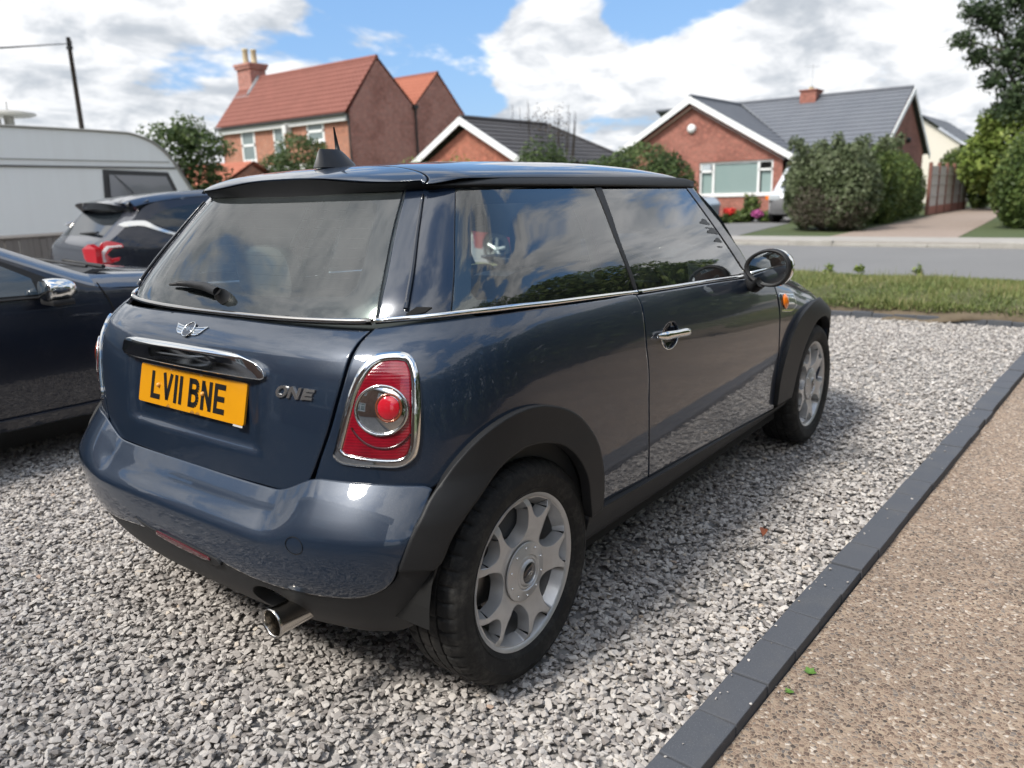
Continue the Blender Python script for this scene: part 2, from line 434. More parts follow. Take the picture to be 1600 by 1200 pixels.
PL = {
 'tg_right': [(0.4435, 0.9902), (0.4324, 0.9617), (0.4169, 0.8741), (0.3951, 0.7727), (0.37, 0.6867), (0.3565, 0.6395), (0.3448, 0.6127)],
 'tg_bot': [(0.3148, 0.5932), (0.2202, 0.5963), (0.068, 0.5929)],
 'lamp_out': [(0.4003, 0.7039), (0.4047, 0.7262), (0.4184, 0.7918), (0.4304, 0.8496), (0.4431, 0.8953), (0.4551, 0.9216), (0.4692, 0.9366), (0.4905, 0.9417), (0.5181, 0.9424), (0.5368, 0.9365), (0.5488, 0.9225), (0.5562, 0.8983), (0.5613, 0.8607), (0.5638, 0.8099), (0.5609, 0.7577), (0.5574, 0.7292), (0.5504, 0.7052), (0.5346, 0.6879), (0.5135, 0.6811), (0.4767, 0.6825), (0.4361, 0.6846), (0.4113, 0.6889)],
 'lamp_lens': [(0.4189, 0.7225), (0.4259, 0.7576), (0.4376, 0.8112), (0.4483, 0.8585), (0.4614, 0.893), (0.4749, 0.9123), (0.4923, 0.9217), (0.5174, 0.9225), (0.5306, 0.918), (0.5388, 0.8993), (0.5438, 0.8619), (0.5449, 0.8113), (0.5423, 0.7592), (0.5389, 0.7306), (0.531, 0.7127), (0.5182, 0.7049), (0.4895, 0.7044), (0.4531, 0.7077), (0.4246, 0.7146)],
 'lamp_circ': [(0.5388, 0.816), (0.5348, 0.8374), (0.5237, 0.8555), (0.5078, 0.8678), (0.4897, 0.8721), (0.472, 0.8679), (0.4574, 0.8558), (0.4479, 0.8376), (0.4446, 0.8161), (0.448, 0.7946), (0.4577, 0.7766), (0.4724, 0.7648), (0.49, 0.7608), (0.5081, 0.765), (0.5238, 0.7769), (0.5348, 0.7948)],
 'lamp_red': [(0.5248, 0.8226), (0.5208, 0.838), (0.5107, 0.8477), (0.4987, 0.8479), (0.4893, 0.8386), (0.4859, 0.8232), (0.4896, 0.8077), (0.4991, 0.798), (0.5111, 0.7978), (0.521, 0.8072)],
 'shut_r': [(1.4633, 0.9723), (1.5061, 0.9296), (1.5464, 0.7774), (1.5506, 0.604), (1.5651, 0.4687), (1.5819, 0.3542)],
 'shut_f': [(2.7456, 0.8606), (2.7759, 0.7892), (2.7876, 0.7397), (2.7958, 0.5482), (2.8167, 0.3886), (2.8381, 0.2846)],
 'belt': [(0.4423, 0.9943), (0.5123, 1.0038), (0.6041, 1.0105), (0.658, 1.0134), (0.9362, 1.0059), (1.2689, 0.9907), (1.4673, 0.9807), (2.0191, 0.9595), (2.4325, 0.9381)],
 'quarter_bot': [(0.3563, 0.633), (0.4748, 0.6372), (0.5841, 0.6248)],
 'clad_out': [(0.5347, 0.4584), (0.5555, 0.5298), (0.5762, 0.5841), (0.5914, 0.627), (0.6277, 0.6793), (0.6732, 0.7203), (0.726, 0.749), (0.7915, 0.7662), (0.8687, 0.7709), (0.9611, 0.7599), (1.0598, 0.7298), (1.1429, 0.6833), (1.1991, 0.622), (1.2305, 0.5601), (1.2488, 0.4837), (1.2635, 0.3881), (1.2547, 0.3634), (1.1987, 0.3685)],
 'clad_in': [(0.6148, 0.4623), (0.6377, 0.5163), (0.6663, 0.5589), (0.7072, 0.6), (0.751, 0.6417), (0.8021, 0.6629), (0.8741, 0.6722), (0.9657, 0.6598), (1.0439, 0.6327), (1.1059, 0.5827), (1.1534, 0.5137), (1.177, 0.4331), (1.1983, 0.3697)],
 'bump_low': [(-0.3814, 0.3958), (-0.261, 0.3944), (-0.1578, 0.3886), (0.0553, 0.3685), (0.1724, 0.3632), (0.2526, 0.3596), (0.3376, 0.3657), (0.4083, 0.3675), (0.4653, 0.3743), (0.5051, 0.3975), (0.5277, 0.4273), (0.5365, 0.46)],
 'bump_side': [(0.5364, 0.4565), (0.5586, 0.528), (0.5798, 0.5825), (0.5958, 0.6309)],
 'gap_gh': [(0.4285, 1.314), (0.4289, 1.2428), (0.4337, 1.1357), (0.4417, 0.9972)],
 'qwin': [(0.5861, 1.3098), (1.3828, 1.3016), (1.4018, 1.1521), (1.46, 0.9845), (0.9386, 1.009), (0.6055, 1.0119)],
 'qclear': [(0.6481, 1.2675), (1.278, 1.2641), (1.2882, 1.1775), (1.3037, 1.0313), (0.9361, 1.0385), (0.6512, 1.0418)],
 'dwin': [(1.4293, 1.2998), (2.0724, 1.2923), (2.1606, 1.1871), (2.2816, 1.0658), (2.4359, 0.9454), (2.0237, 0.9636), (1.4852, 0.9837), (1.435, 1.1384)],
 'bar': [(-0.267, 0.8886), (-0.2462, 0.9073), (-0.1884, 0.9156), (-0.0235, 0.9204), (0.1105, 0.9176), (0.2033, 0.9062), (0.2412, 0.8881), (0.2549, 0.8647), (0.2151, 0.862), (0.0447, 0.8608), (-0.1738, 0.8632), (-0.2559, 0.8696)],
}
# ------------------------------------------------------------ body surfaces of the hatchback (measured, metres; x forward from the rear axle, z up)
def itp(z, zs, vs_):
    zs = np.asarray(zs, float); v = np.asarray(vs_, float); z = np.asarray(z, float)
    h = np.diff(zs); d = np.diff(v)/h; m = np.zeros(len(zs))
    for i in range(1, len(zs)-1):
        if d[i-1]*d[i] > 0:
            w1 = 2*h[i]+h[i-1]; w2 = h[i]+2*h[i-1]; m[i] = (w1+w2)/(w1/d[i-1]+w2/d[i])
    m[0] = d[0]; m[-1] = d[-1]
    zc = np.clip(z, zs[0], zs[-1]); i = np.clip(np.searchsorted(zs, zc, side='right')-1, 0, len(zs)-2); t = (zc-zs[i])/h[i]
    r_ = v[i]*(2*t**3-3*t**2+1)+m[i]*h[i]*(t**3-2*t**2+t)+v[i+1]*(-2*t**3+3*t**2)+m[i+1]*h[i]*(t**3-t**2)
    return r_+np.where(z < zs[0], m[0]*(z-zs[0]), 0)+np.where(z > zs[-1], m[-1]*(z-zs[-1]), 0)
class Stack:                               # body as a stack of plan outlines: u 0 = tail centre, 1 = start of the straight flank
    def __init__(s, z, xc, W, n, x0, nar): s.z, s.xc, s.W, s.n, s.x0, s.nar = z, xc, W, n, x0, nar
    def __call__(s, Q):
        Q = np.asarray(Q, float); u, z = Q[:, 0], Q[:, 1]
        xc, W, n, x0, nar = (itp(z, s.z, k) for k in (s.xc, s.W, s.n, s.x0, s.nar))
        L = x0-xc; a = np.abs(u); c = np.clip(a, 0, 1)*math.pi/2; co, si = np.cos(c), np.sin(c)
        k = (np.maximum(co, 0)**n+si**n)**(-1/n)
        X = np.where(a <= 1, x0-L*co*k, x0+(a-1))
        Y = np.where(a <= 1, W*si*k, W-nar*np.clip(X-x0-.35, 0, None)**2)
        return np.stack([X, -np.sign(u)*Y, z], -1)
BODY = Stack([.20, .35, .50, .60, .70, .80, .88, .93, .97, 1.00], [-.44, -.455, -.46, -.456, -.450, -.440, -.424, -.405, -.366, -.318],
    [.800, .826, .838, .842, .841, .836, .828, .818, .803, .785], [3.2, 3.2, 3.3, 3.5, 3.5, 3.5, 3.5, 3.4, 3.4, 3.4],
    [.10]*6+[.12, .14, .17, .20], [.003]*5+[.004, .008, .011, .014, .016])
GH = Stack([.99, 1.03, 1.10, 1.20, 1.30, 1.34], [-.318, -.290, -.230, -.140, -.042, .000], [.775, .763, .735, .68, .62, .590],
    [3.4, 3.5, 3.6, 3.7, 3.9, 4], [.20, .21, .23, .27, .30, .32], [.016]*6)
BUMP = Stack([.22, .30, .36, .42, .505, .53, .545, .60, .65], [-.44, -.50, -.524, -.536, -.5395, -.5350, -.5290, -.4945, -.455],
    [.812, .832, .843, .853, .860, .860, .857, .849, .840], [2.9, 3.1, 3.35, 3.6, 3.8, 3.8, 3.75, 3.6, 3.5], [.08]*9, [0.]*9)
CLAD = Stack([.22, .30, .36, .42, .50, .56, .60, .66, .80, .95], [-.44, -.50, -.522, -.535, -.54, -.532, -.514, -.470, -.450, -.41],
    [.79, .828, .848, .858, .864, .864, .862, .856, .850, .83], [3.4, 3.5, 3.6, 3.7, 3.8, 3.8, 3.7, 3.6, 3.5, 3.4], [.08]*8+[.1, .12], [.003]*10)
sst = lambda t: (lambda c: c*c*(3-2*c))(np.clip(t, 0, 1))
def BUMPS(Q):                              # the bumper's top ledge dips below the tailgate
    Q = np.asarray(Q, float); P = BUMP(Q)
    dip = .052*(1-sst((np.abs(Q[:, 0])-.27)/.11)); P[:, 2] -= dip*sst((Q[:, 1]-.44)/.17)
    return P
def TAIL(Q):                               # tailgate skin with the shallow number-plate recess
    Q = np.asarray(Q, float); P = BODY(Q); u, z = np.abs(Q[:, 0]), Q[:, 1]
    m = (1-sst((u-.205)/.045))*sst((z-.665)/.03)*(1-sst((z-.862)/.015))
    P[:, 0] += .014*m; return P
NOSE = Stack([.20, .30, .45, .55, .65, .74, .80], [-3.05, -3.14, -3.19, -3.19, -3.17, -3.10, -2.98], [.79, .82, .836, .842, .840, .836, .80],
    [3]*7, [-2.30]*7, [0.]*7)
def NOSEF(Q): P = NOSE(Q); P[:, 0] *= -1; return P
Hx = lambda x: itp(x, [1.8, 2.0, 2.2, 2.467, 2.7, 2.9, 3.02, 3.12], [.985, .965, .940, .890, .810, .755, .715, .68])
plan = lambda x: (1-np.clip((x-2.3)/.89, 0, .9999)**3)**(1/3)
NX = lambda x: itp(x, [1.85, 2.0, 2.3, 2.5], [8, 6, 3.6, 3.0])
def FSIDE(Q):
    Q = np.asarray(Q, float); x, z = Q[:, 0], Q[:, 1]; zs = .62
    W = itp(z, BODY.z, BODY.W)-itp(z, BODY.z, BODY.nar)*np.clip(x-.5, 0, 1.5)**2*np.where(x < 2, 1, 1)
    nn = NX(x); roll = (1-np.clip((z-zs)/(Hx(x)-zs), 0, .9999)**nn)**(1/nn); k = 1.0
    return np.stack([x, -W*plan(x)*(1+k*(roll-1)), z], -1)
def FCLAD(Q): P = FSIDE(Q); P[:, 1] -= .016; return P
def HOOD(Q):
    Q = np.asarray(Q, float); x, y = Q[:, 0], Q[:, 1]; zs = .62
    nn = NX(x); r_ = (1-np.clip(np.abs(y)/(.834*plan(x)), 0, .9999)**nn)**(1/nn)
    return np.stack([x, y, zs+(Hx(x)-zs)*r_], -1)
ROOF_XC, ROOF_X0, ROOF_N, ROOF_W = -.060, .30, 4.2, .603
def roof_w(x):
    a = np.clip((ROOF_X0-x)/(ROOF_X0-ROOF_XC), 0, .9999); w = ROOF_W*(1-a**ROOF_N)**(1/ROOF_N)
    return w-.016*np.clip(x-.65, 0, None)**2
zt = lambda x: itp(x, [-.06, .0, .10, .25, .5, .8, 1.1, 1.3, 1.42, 1.5], [1.355, 1.372, 1.388, 1.398, 1.405, 1.407, 1.398, 1.378, 1.350, 1.32])
zg = lambda x: itp(x, [-.06, .0, .09, .9, 1.3, 1.42, 1.5], [1.318, 1.324, 1.338, 1.336, 1.330, 1.318, 1.305])
def ROOF(Q):
    Q = np.asarray(Q, float); x, y = Q[:, 0], Q[:, 1]
    s_ = np.clip(np.abs(y), 0, 1)*math.pi/2
    return np.stack([x, np.sign(y)*roof_w(x)*np.sin(s_)**(2/2.8), zg(x)+(zt(x)-zg(x))*np.cos(s_)**(2/1.9)], -1)
def rs(x, y): return (2/math.pi)*math.copysign(math.asin(min(.99999, abs(y)/float(roof_w(x)))**1.4), y)
def roof_outline(us):                      # rear edge of the roof/spoiler in plan
    c = np.abs(us)*math.pi/2; n = ROOF_N; k = (np.cos(c)**n+np.sin(c)**n)**(-1/n)
    return np.stack([ROOF_X0-(ROOF_X0-ROOF_XC)*np.cos(c)*k, -np.sign(us)*ROOF_W*np.sin(c)*k], -1)
sh = lambda pts, du=0.0, dz=0.0: [(p[0]+du, p[1]+dz) for p in pts]
toward = lambda pts, c, k: [(c[0]+(p[0]-c[0])*k, c[1]+(p[1]-c[1])*k) for p in pts]

# ------------------------------------------------------------ the hatchback
car = thing('hatchback_car', (1.2, 0, 0), 'dark blue three-door hatchback with yellow number plate parked on the gravel in the foreground', 'car')
def both(fn_): return [fn_(False), fn_(True)]
# hidden dark structure behind the panel gaps
def make_inner():
    arch = lambda cx: [(cx+.365*math.cos(a), .30+.365*math.sin(a)) for a in np.linspace(0, 2*math.pi, 28)[:-1]]
    inner = lambda Q: BODY(Q)*np.array([1, .965, 1])+np.array([.022, 0, 0])
    for mir in (False, True):
        a = [(p[0]+.90, p[1]) for p in arch(0.0)]; b = [(p[0]+.90, p[1]) for p in arch(2.467)]
        panel('inner_shell', [(0, .27), (2.95, .27), (2.95, .66), (2.75, .90), (2.5, .93), (2.0, .955), (1.4, .975), (.6, .985), (.42, .975), (0, .965)], inner, DARK, car, res=.08, depth=0, bev=0, holes=[a, b], mir=mir)
    b = MB()
    for s_ in (-1, 1):
        for cx in (0.0, 2.467):
            P = []; th = np.linspace(.0, math.pi-.0, 22); n = len(th)
            for y in (.80, .52): P += [(cx+.362*math.cos(a), s_*y, .30+.362*math.sin(a)) for a in th]
            b.add(P, [(i, i+1, n+i+1, n+i) for i in range(n-1)])
            b.add([(cx+.37*math.cos(a), s_*.52, .30+.37*math.sin(a)) for a in th], [tuple(range(n))])
    b.box((-.36, -.52, .25), (3.0, .52, .27)); b.box((.36, -.76, .20), (2.1, .76, .26)); b.build('underbody', DARK, car)
make_inner()

tgr = PL['tg_right']
TGP = [(0, .593)]+[(.068, .593), (.2202, .5955), (.300, .5945)]+[(.332, .602), (.3448, .6150), (.3545, .6395)]+tgr[4::-1]+[(.4455, .995)]
TGP[-2] = (.4435, .985); TGP = TGP[:-1]
TG = TGP+[(.25, .988), (0, .990)]
TG = [(p[0]-.003 if p[0] > .3 else p[0], p[1]) for p in TG]
TG_full = TG+[(-p[0], p[1]) for p in TG[-2:0:-1]]
tailgate = panel('tailgate', TG_full, TAIL, PAINT, car, res=.02, corner=60)
def quarter(mir):
    pts = [(.4475, .990)]+sh(tgr[1:5], .0035)+[(.3600, .6350)]+[(.4748, .6335), (.575, .6225)]
    pts += toward(PL['clad_out'][4:15], (.9, .36), .985)+[(1.258, .372), (1.40, .370)]
    pts += [(1.5790, .3560), (1.5621, .4687), (1.5476, .604), (1.5434, .7774), (1.5031, .9296), (1.4603, .9730)]
    pts += [(1.26, .982), (.936, .997), (.66, 1.004), (.52, .998)]
    return panel('rear_quarter_panel', pts, BODY, PAINT, car, res=.022, mir=mir, holes=[toward(PL['lamp_out'], (.49, .81), .985)], corner=50)
both(quarter)
SHF = [(1.87, .862), (1.885, .789), (1.8896, .7397), (1.8958, .5482), (1.9067, .4), (1.928, .30)]     # front shut line, x/z
def door(mir):
    pts = [(1.4663, .9723), (1.5091, .9296), (1.5494, .7774), (1.5536, .604), (1.5681, .4687), (1.585, .360)]
    pts += [(2.0, .342), (2.4, .322), (2.835, .297)]
    pts += [(2.804, .40), (2.7928, .5482), (2.7856, .7397), (2.772, .8), (2.7426, .8606), (2.68, .905), (2.56, .926), (2.4325, .931), (2.02, .951)]
    o = panel('door', pts, BODY, PAINT, car, res=.024, mir=mir, holes=[circle((1.7065, .8205), .062, .043, 20)], corner=50)
    s_ = -1 if mir else 1
    panel('handle_recess', circle((1.7065, .8205), .065, .045, 20), BODY, GLOSSBLACK, o, res=.015, depth=0, bev=0, mir=mir, off=lambda q: -.004-.016*np.clip(1-((q[:, 0]-1.7065)/.062)**2-((q[:, 1]-.8205)/.043)**2, 0, 1)**.6)
    b = MB(); c = BODY(np.array([(u, .8368-.072*(u-1.5783)) for u in np.linspace(1.600, 1.825, 17)])); c[:, 1] -= np.array([.010, .016]+[.024]*13+[.017, .010])
    k = np.linspace(-1, 1, 17); c[:, 1] *= s_
    b.tube(c, .0158*(1-.66*k**4)*(1-.15*np.cos(k*3)), 12, flat=.8); b.build('door_handle', CHROME, o, True)
    b = MB(); ring = BODY(np.array(circle((1.7065, .8205), .064, .0445, 32))); ring[:, 1] -= .001; ring[:, 1] *= s_
    b.tube(ring[16:32], .0022, 6); b.build('recess_rim', CHROME, o, True)
    return o
doors = both(door)
def fender(mir):
    pts = [(p[0]+.006, p[1]) for p in SHF][:5]+[(1.96, .36), (2.03, .53), (2.13, .63), (2.26, .68), (2.42, .695), (2.55, .69), (2.66, .655), (2.74, .60), (2.84, .55), (2.95, .54), (3.06, .56), (3.06, .62), (2.95, .672), (2.84, .715), (2.76, .745), (2.60, .79), (2.42, .835), (2.2, .872), (2.0, .905), (1.90, .905)]
    return panel('front_wing', pts, FSIDE, PAINT, car, res=.028, mir=mir, corner=55)
both(fender)
def make_front():
    e = np.linspace(0, 1, 12)
    L = [(2.0+.60*t, .790-.02*t) for t in e]
    pts = [(1.74, -.74), (1.95, -.79), (2.2, -.795), (2.42, -.79), (2.62, -.765), (2.78, -.725), (2.92, -.63), (3.02, -.44), (3.065, -.2), (3.075, 0)]
    pts = pts+[(p[0], -p[1]) for p in pts[-2::-1]]+[(1.82, .5), (1.90, .2), (1.91, 0), (1.90, -.2), (1.82, -.5)]
    panel('bonnet', pts, HOOD, PAINT, car, res=.05, center=np.array([2.3, 0, .2]))
    fp = [(-.72, .60), (-.72, .42), (-.80, .25), (0, .22), (.80, .25), (.72, .42), (.72, .60), (.5, .665), (.25, .69), (0, .695), (-.25, .69), (-.5, .665)]
    gr = [(-.26, .60), (-.22, .50), (0, .485), (.22, .50), (.26, .60), (.2, .635), (0, .645), (-.2, .635)]
    fb = panel('front_bumper', fp, NOSEF, PAINT, car, res=.05, holes=[gr])
    panel('grille', gr, NOSEF, PLASTIC, car, res=.05, off=-.02, depth=0, bev=0)
    for s_ in (-1, 1):
        hc = (2.84, s_*.52); panel('headlight', circle(hc, .115, .105, 28), HOOD, FROST, car, res=.03, off=.008, depth=.01, bev=.006, center=np.array([2.3, 0, .2]))
        q = np.array(circle(hc, .120, .110, 36)); b = MB(); b.tube(HOOD(q)+[0, 0, .004], .006, 8, closed=True); b.build('headlight_ring', CHROME, car, True)
make_front()
def clads(mir):
    oo = PL['clad_out']; ii = PL['clad_in']
    top = oo[:-3]+[(1.2610, .372)]+[(1.2, .366)]+ii[:-1][::-1]+[(.598, .4475)]
    top[0] = (.5347, .4584); a = panel('wheel_arch_trim', top, CLAD, PLASTIC, car, res=.022, depth=.03, bev=.006, mir=mir, corner=40, off=.004)
    out = [(1.912, .318), (1.905, .45), (1.985, .60), (2.135, .698), (2.30, .735), (2.47, .742), (2.64, .722), (2.78, .665), (2.87, .58), (2.915, .47), (2.91, .36)]
    inn = [(2.467+.347*math.cos(a_), .305+.347*math.sin(a_)) for a_ in np.linspace(.12, math.pi-.02, 16)]
    panel('wheel_arch_trim', out+inn, FCLAD, PLASTIC, car, res=.024, depth=.04, bev=.006, mir=mir, corner=40, off=.004)
    # sill
    sl = [(1.2005, .364), (1.2610, .369), (1.4, .364), (1.585, .354), (2.0, .336), (2.4, .316), (2.835, .291), (3.07, .290), (3.045, .205), (2.6, .213), (2.0, .222), (1.6, .225), (1.22, .232)]
    panel('sill_trim', sl, CLAD, PLASTIC, car, res=.03, depth=.02, bev=.008, mir=mir, off=lambda q: -.006-.05*np.clip((.27-q[:, 1])/.06, 0, 1)**2)
both(clads)
def make_bumper():
    low = PL['bump_low']; side = PL['bump_side']
    half = [(0, .392)]+[(.10, .392), (.1724, .384), (.2526, .3700), (.3376, .3657)]+low[7:]+side[1:3]+[(.592, .629)]+[(.575, .637), (.4748, .6445), (.3563, .6455), (.18, .6470), (0, .6475)]
    full = half+[(-p[0], p[1]) for p in half[-2:0:-1]]
    # notch for the centre fog lamp
    o = panel('rear_bumper', full, BUMPS, PAINT, car, res=.018, corner=60)
    vb = [(0, .245), (.10, .240), (.2065, .235), (.31, .2290), (.3724, .2270), (.4472, .2200), (.5273, .2349), (.5674, .2704), (.5879, .332), (.6165, .4545), (.54, .4560), (.5320, .4273)]
    lowr = [(.5091, .3975), (.4653, .3720), (.4083, .3650), (.3376, .3632), (.2526, .3675), (.1724, .3815), (.10, .3895), (0, .3895)]
    full = vb+lowr+[(-p[0], p[1]) for p in (vb+lowr)[-2:0:-1]]
    ex = circle((.268, .285), .052, .058, 20)
    panel('rear_valance', full, BUMP, PLASTIC, car, res=.02, corner=60, off=-.004, holes=[ex], depth=.03)
    # fog lamp in the middle, with its dark surround
    sur = [(-.145, .4155), (-.085, .402), (.02, .402), (.150, .392), (.165, .377), (.14, .366), (.03, .372), (-.07, .385)]
    panel('fog_lamp_surround', sur, BUMP, PLASTIC, car, res=.012, off=.004, depth=.006, bev=.003)
    f = panel('rear_fog_lamp', [(-.055, .404), (.03, .399), (.128, .389), (.134, .381), (.11, .377), (.0, .382), (-.06, .392)], BUMP, mat('dull_red_lens', (.075, .006, .010), .2, 0, .8), car, res=.008, off=.0075, depth=.004, bev=.003)
    b = MB(); ring = BUMP(np.array(circle((.3586, .503), .0165, .0215, 28))); n = fd_normal(BUMP, np.array(circle((.3586, .503), .0165, .0215, 28)), CENTER)
    b.tube(ring+n*.0005, .0009, 6, closed=True); b.build('towing_eye_cover', DARK, o, True)
    b = MB(); b.lathe([(.034, .19), (.036, .02), (.0385, .003), (.0385, -.003), (.036, -.004), (.034, .003), (.032, .05), (.030, .17)], (-.535, -.430, .280), 'x', 32)
    b.build('exhaust_pipe', DULLCHROME, car, True)
    b = MB(); b.lathe([(.0335, .06), (0, .06)], (-.535, -.430, .280), 'x', 24); b.build('exhaust_inside', DARK, car)
make_bumper()
# tail lamps
def lamp(mir):
    oo, ll = PL['lamp_out'], PL['lamp_lens']; s_ = np.array([1, -1 if mir else 1, 1.0])
    ring = panel('lamp_surround', oo, BODY, CHROME, car, res=.012, holes=[toward(ll, (.49, .81), 1.03)], mir=mir, off=.005, depth=.012, bev=.007, corner=70, step=.007)
    lens = panel('tail_lamp', toward(ll, (.49, .81), 1.05), BODY, REDLENS, car, res=.010, mir=mir, off=.003, depth=.004, bev=.006, corner=70)
    c = (.4917, .8164)
    cc = toward(PL['lamp_circ'], c, .95)
    panel('reflector_bowl', cc, BODY, CHROME, lens, res=.006, mir=mir, bev=.002, depth=0, off=lambda q: .0045+.0075*np.clip(1-((q[:, 0]-.4917)/.046)**2-((q[:, 1]-.8164)/.054)**2, 0, 1))
    q = np.array(smooth_poly(PL['lamp_circ'], .008)); P = (BODY(q)+fd_normal(BODY, q, CENTER)*.0065)*s_
    b = MB(); b.tube(P, .0032, 8, closed=True); b.build('lamp_ring', CHROME, lens, True)
    rc = toward(PL['lamp_red'], (.505, .823), 1.02)
    panel('stop_light', rc, BODY, BRIGHTRED, lens, res=.004, mir=mir, bev=.002, depth=.008, off=lambda q: .011+.006*np.clip(1-((q[:, 0]-.505)/.022)**2-((q[:, 1]-.823)/.027)**2, 0, 1))
    q = np.array(smooth_poly(toward(rc, (.505, .823), 1.14), .004)); P = (BODY(q)+fd_normal(BODY, q, CENTER)*.0105)*s_
    b = MB(); b.tube(P, .0028, 8, closed=True); b.build('stop_light_ring', DULLAMBER, lens, True)
    q = np.array([(.4925+.064*math.cos(a), .8164+.088*math.sin(a)) for a in np.linspace(R(208), R(322), 22)]); P = (BODY(q)+fd_normal(BODY, q, CENTER)*.0034)*s_
    b = MB(); b.tube(P, .0030, 6); b.build('lamp_rib', mat('dark_red_rib', (.05, .002, .004), .2, 0, 1.0), lens, True)
    return lens
both(lamp)
# handle bar, plate, badge and lettering on the tailgate
def make_tail_details():
    bar = [(-.262, .8760), (-.258, .893), (-.2462, .9050), (-.1884, .9150), (-.10, .9190), (0, .9200), (.10, .9190), (.1884, .9140), (.2400, .8985), (.2520, .886), (.2545, .869), (.2450, .8635), (.12, .8615), (0, .861), (-.12, .862), (-.2450, .8660)]
    def off(q):
        t = np.clip((q[:, 1]-.861)/.060, 0, 1); e = np.clip(1-(np.abs(q[:, 0])/.275)**6, 0, 1)
        return .003+(.011+.022*t)*e*np.sqrt(np.clip(1-(np.clip(t-.66, 0, .339)/.34)**2, 0, 1))
    panel('tailgate_handle', bar, BODY, CHROME, tailgate, res=.009, bev=.003, depth=.02, off=off, corner=70)
    # plate: 520 x 111 mm, leaning slightly
    pc = np.array([-.4335, -.005, .7925]); tl = .27
    U = np.array([0, -1.0, 0]); Wv = np.array([tl*.9, 0, 1.0]); Wv /= np.linalg.norm(Wv); Nn = np.cross(U, Wv); Nn = Nn*(-1 if Nn[0] > 0 else 1)
    pl = lambda x, y, h=0.0: pc+U*x+Wv*y+Nn*h
    flat = lambda Q: pc+np.asarray(Q)[:, :1]*U+np.asarray(Q)[:, 1:2]*Wv
    rr = []
    for cx, cy, a0 in ((.252, .0475, 0), (-.252, .0475, 90), (-.252, -.0475, 180), (.252, -.0475, 270)):
        rr += [(cx+.008*math.cos(R(a0+k)), cy+.008*math.sin(R(a0+k))) for k in (0, 30, 60, 90)]
    plate = panel('number_plate', rr, flat, YELLOW, car, res=.03, depth=.006, bev=.001, center=None, corner=100, step=.02)
    if plate.data.vertices[0].normal.dot(Vector(Nn)) < 0: plate.data.flip_normals()
    def stroke(b, pts, w=.0145):
        for i in range(len(pts)-1):
            a, c = np.array(pts[i], float), np.array(pts[i+1], float); d = (c-a)/np.linalg.norm(c-a); n = np.array([-d[1], d[0]])*w/2
            q = [a+n, a-n, c-n, c+n]; b.add([pl(*p, .0012) for p in q], [(0, 1, 2, 3)])
    H = .0395; x = -.196
    def glyph(ch, x):
        b = MB(); h = .00725; w = .050
        L, Rr, T, B = x+h, x+w-h, H-h, -H+h
        if ch == 'L': stroke(b, [(L, H), (L, -H)]); stroke(b, [(L+h, B), (x+w, B)])
        elif ch == 'V': stroke(b, [(x+.006, H), (x+w/2, -H+.004)], .0135); stroke(b, [(x+w-.006, H), (x+w/2, -H+.004)], .0135); w = .050
        elif ch == '1': stroke(b, [(L, H), (L, -H)]); w = .0145
        elif ch == 'B':
            stroke(b, [(L, H), (L, -H)])
            for y0, y1, xr in ((.0035-h, H, .0), (-H, .0035+h, 0)):
                m = (y0+y1)/2; rr_ = (y1-y0)/2-h
                arc = [(Rr-rr_*.9+rr_*.9*math.sin(t), m+rr_*math.cos(t)) for t in np.linspace(0, math.pi, 9)]
                stroke(b, [(L, arc[0][1]), (arc[0])]); stroke(b, arc); stroke(b, [arc[-1], (L, arc[-1][1])])
        elif ch == 'N': stroke(b, [(L, H), (L, -H)]); stroke(b, [(Rr, H), (Rr, -H)]); stroke(b, [(L-.001, H-.004), (Rr+.001, -H+.004)], .0135)
        elif ch == 'E': stroke(b, [(L, H), (L, -H)]); stroke(b, [(L+h, T), (x+w, T)]); stroke(b, [(L+h, 0), (x+w-.003, 0)]); stroke(b, [(L+h, B), (x+w, B)])
        b.build('character', PLATEBLACK, plate); return w
    for ch in 'LV11 BNE':
        if ch == ' ': x += .022; continue
        x += glyph(ch, x)+.011
    for sx, sy in ((-.155, .002), (.068, .004)):
        b = MB(); c = pl(sx, sy)
        b.lathe([(0, -.008), (.004, -.0075), (.0062, -.004), (.0065, 0)], c, 'x', 16); b.build('plate_screw', mat('screw_cap', (.75, .35, .08), .4), plate, True)
    b = MB(); q = [(.215, -.0555), (.258, -.0555), (.256, -.0605), (.216, -.0605)]; b.add([pl(*p, .0005) for p in q], [(0, 1, 2, 3)]); b.build('plate_corner_label', mat('silver_label', (.5, .5, .5), .3), plate)
    # chrome letters O N E
    def letter(pts_list, x0):
        b = MB(); w = .0064
        for pts in pts_list:
            for i in range(len(pts)-1):
                a, c = np.array(pts[i], float), np.array(pts[i+1], float); d = (c-a)/(np.linalg.norm(c-a)+1e-9); a = a-d*.0012; c = c+d*.0012; n = np.array([-d[1], d[0]])*w/2
                q = np.array([a+n, a-n, c-n, c+n])+[x0, 0]; q[:, 0] += .28*(q[:, 1]-.8435); P = TAIL(q); N = fd_normal(TAIL, q, CENTER)
                b.add(np.vstack([P+N*.0045, P]), [(0, 1, 2, 3), (0, 4, 5, 1), (1, 5, 6, 2), (2, 6, 7, 3), (3, 7, 4, 0)])
        b.build('letter', SATINCHROME, tailgate)
    h = .0125; zc = .8435
    letter([[(.012+.0095*math.cos(t), zc+.0118*math.sin(t)) for t in np.linspace(0, 2*math.pi, 17)]], .2835)
    letter([[(.0, zc-h), (.0, zc+h)], [(.0, zc+h), (.019, zc-h)], [(.019, zc-h), (.019, zc+h)]], .3140)
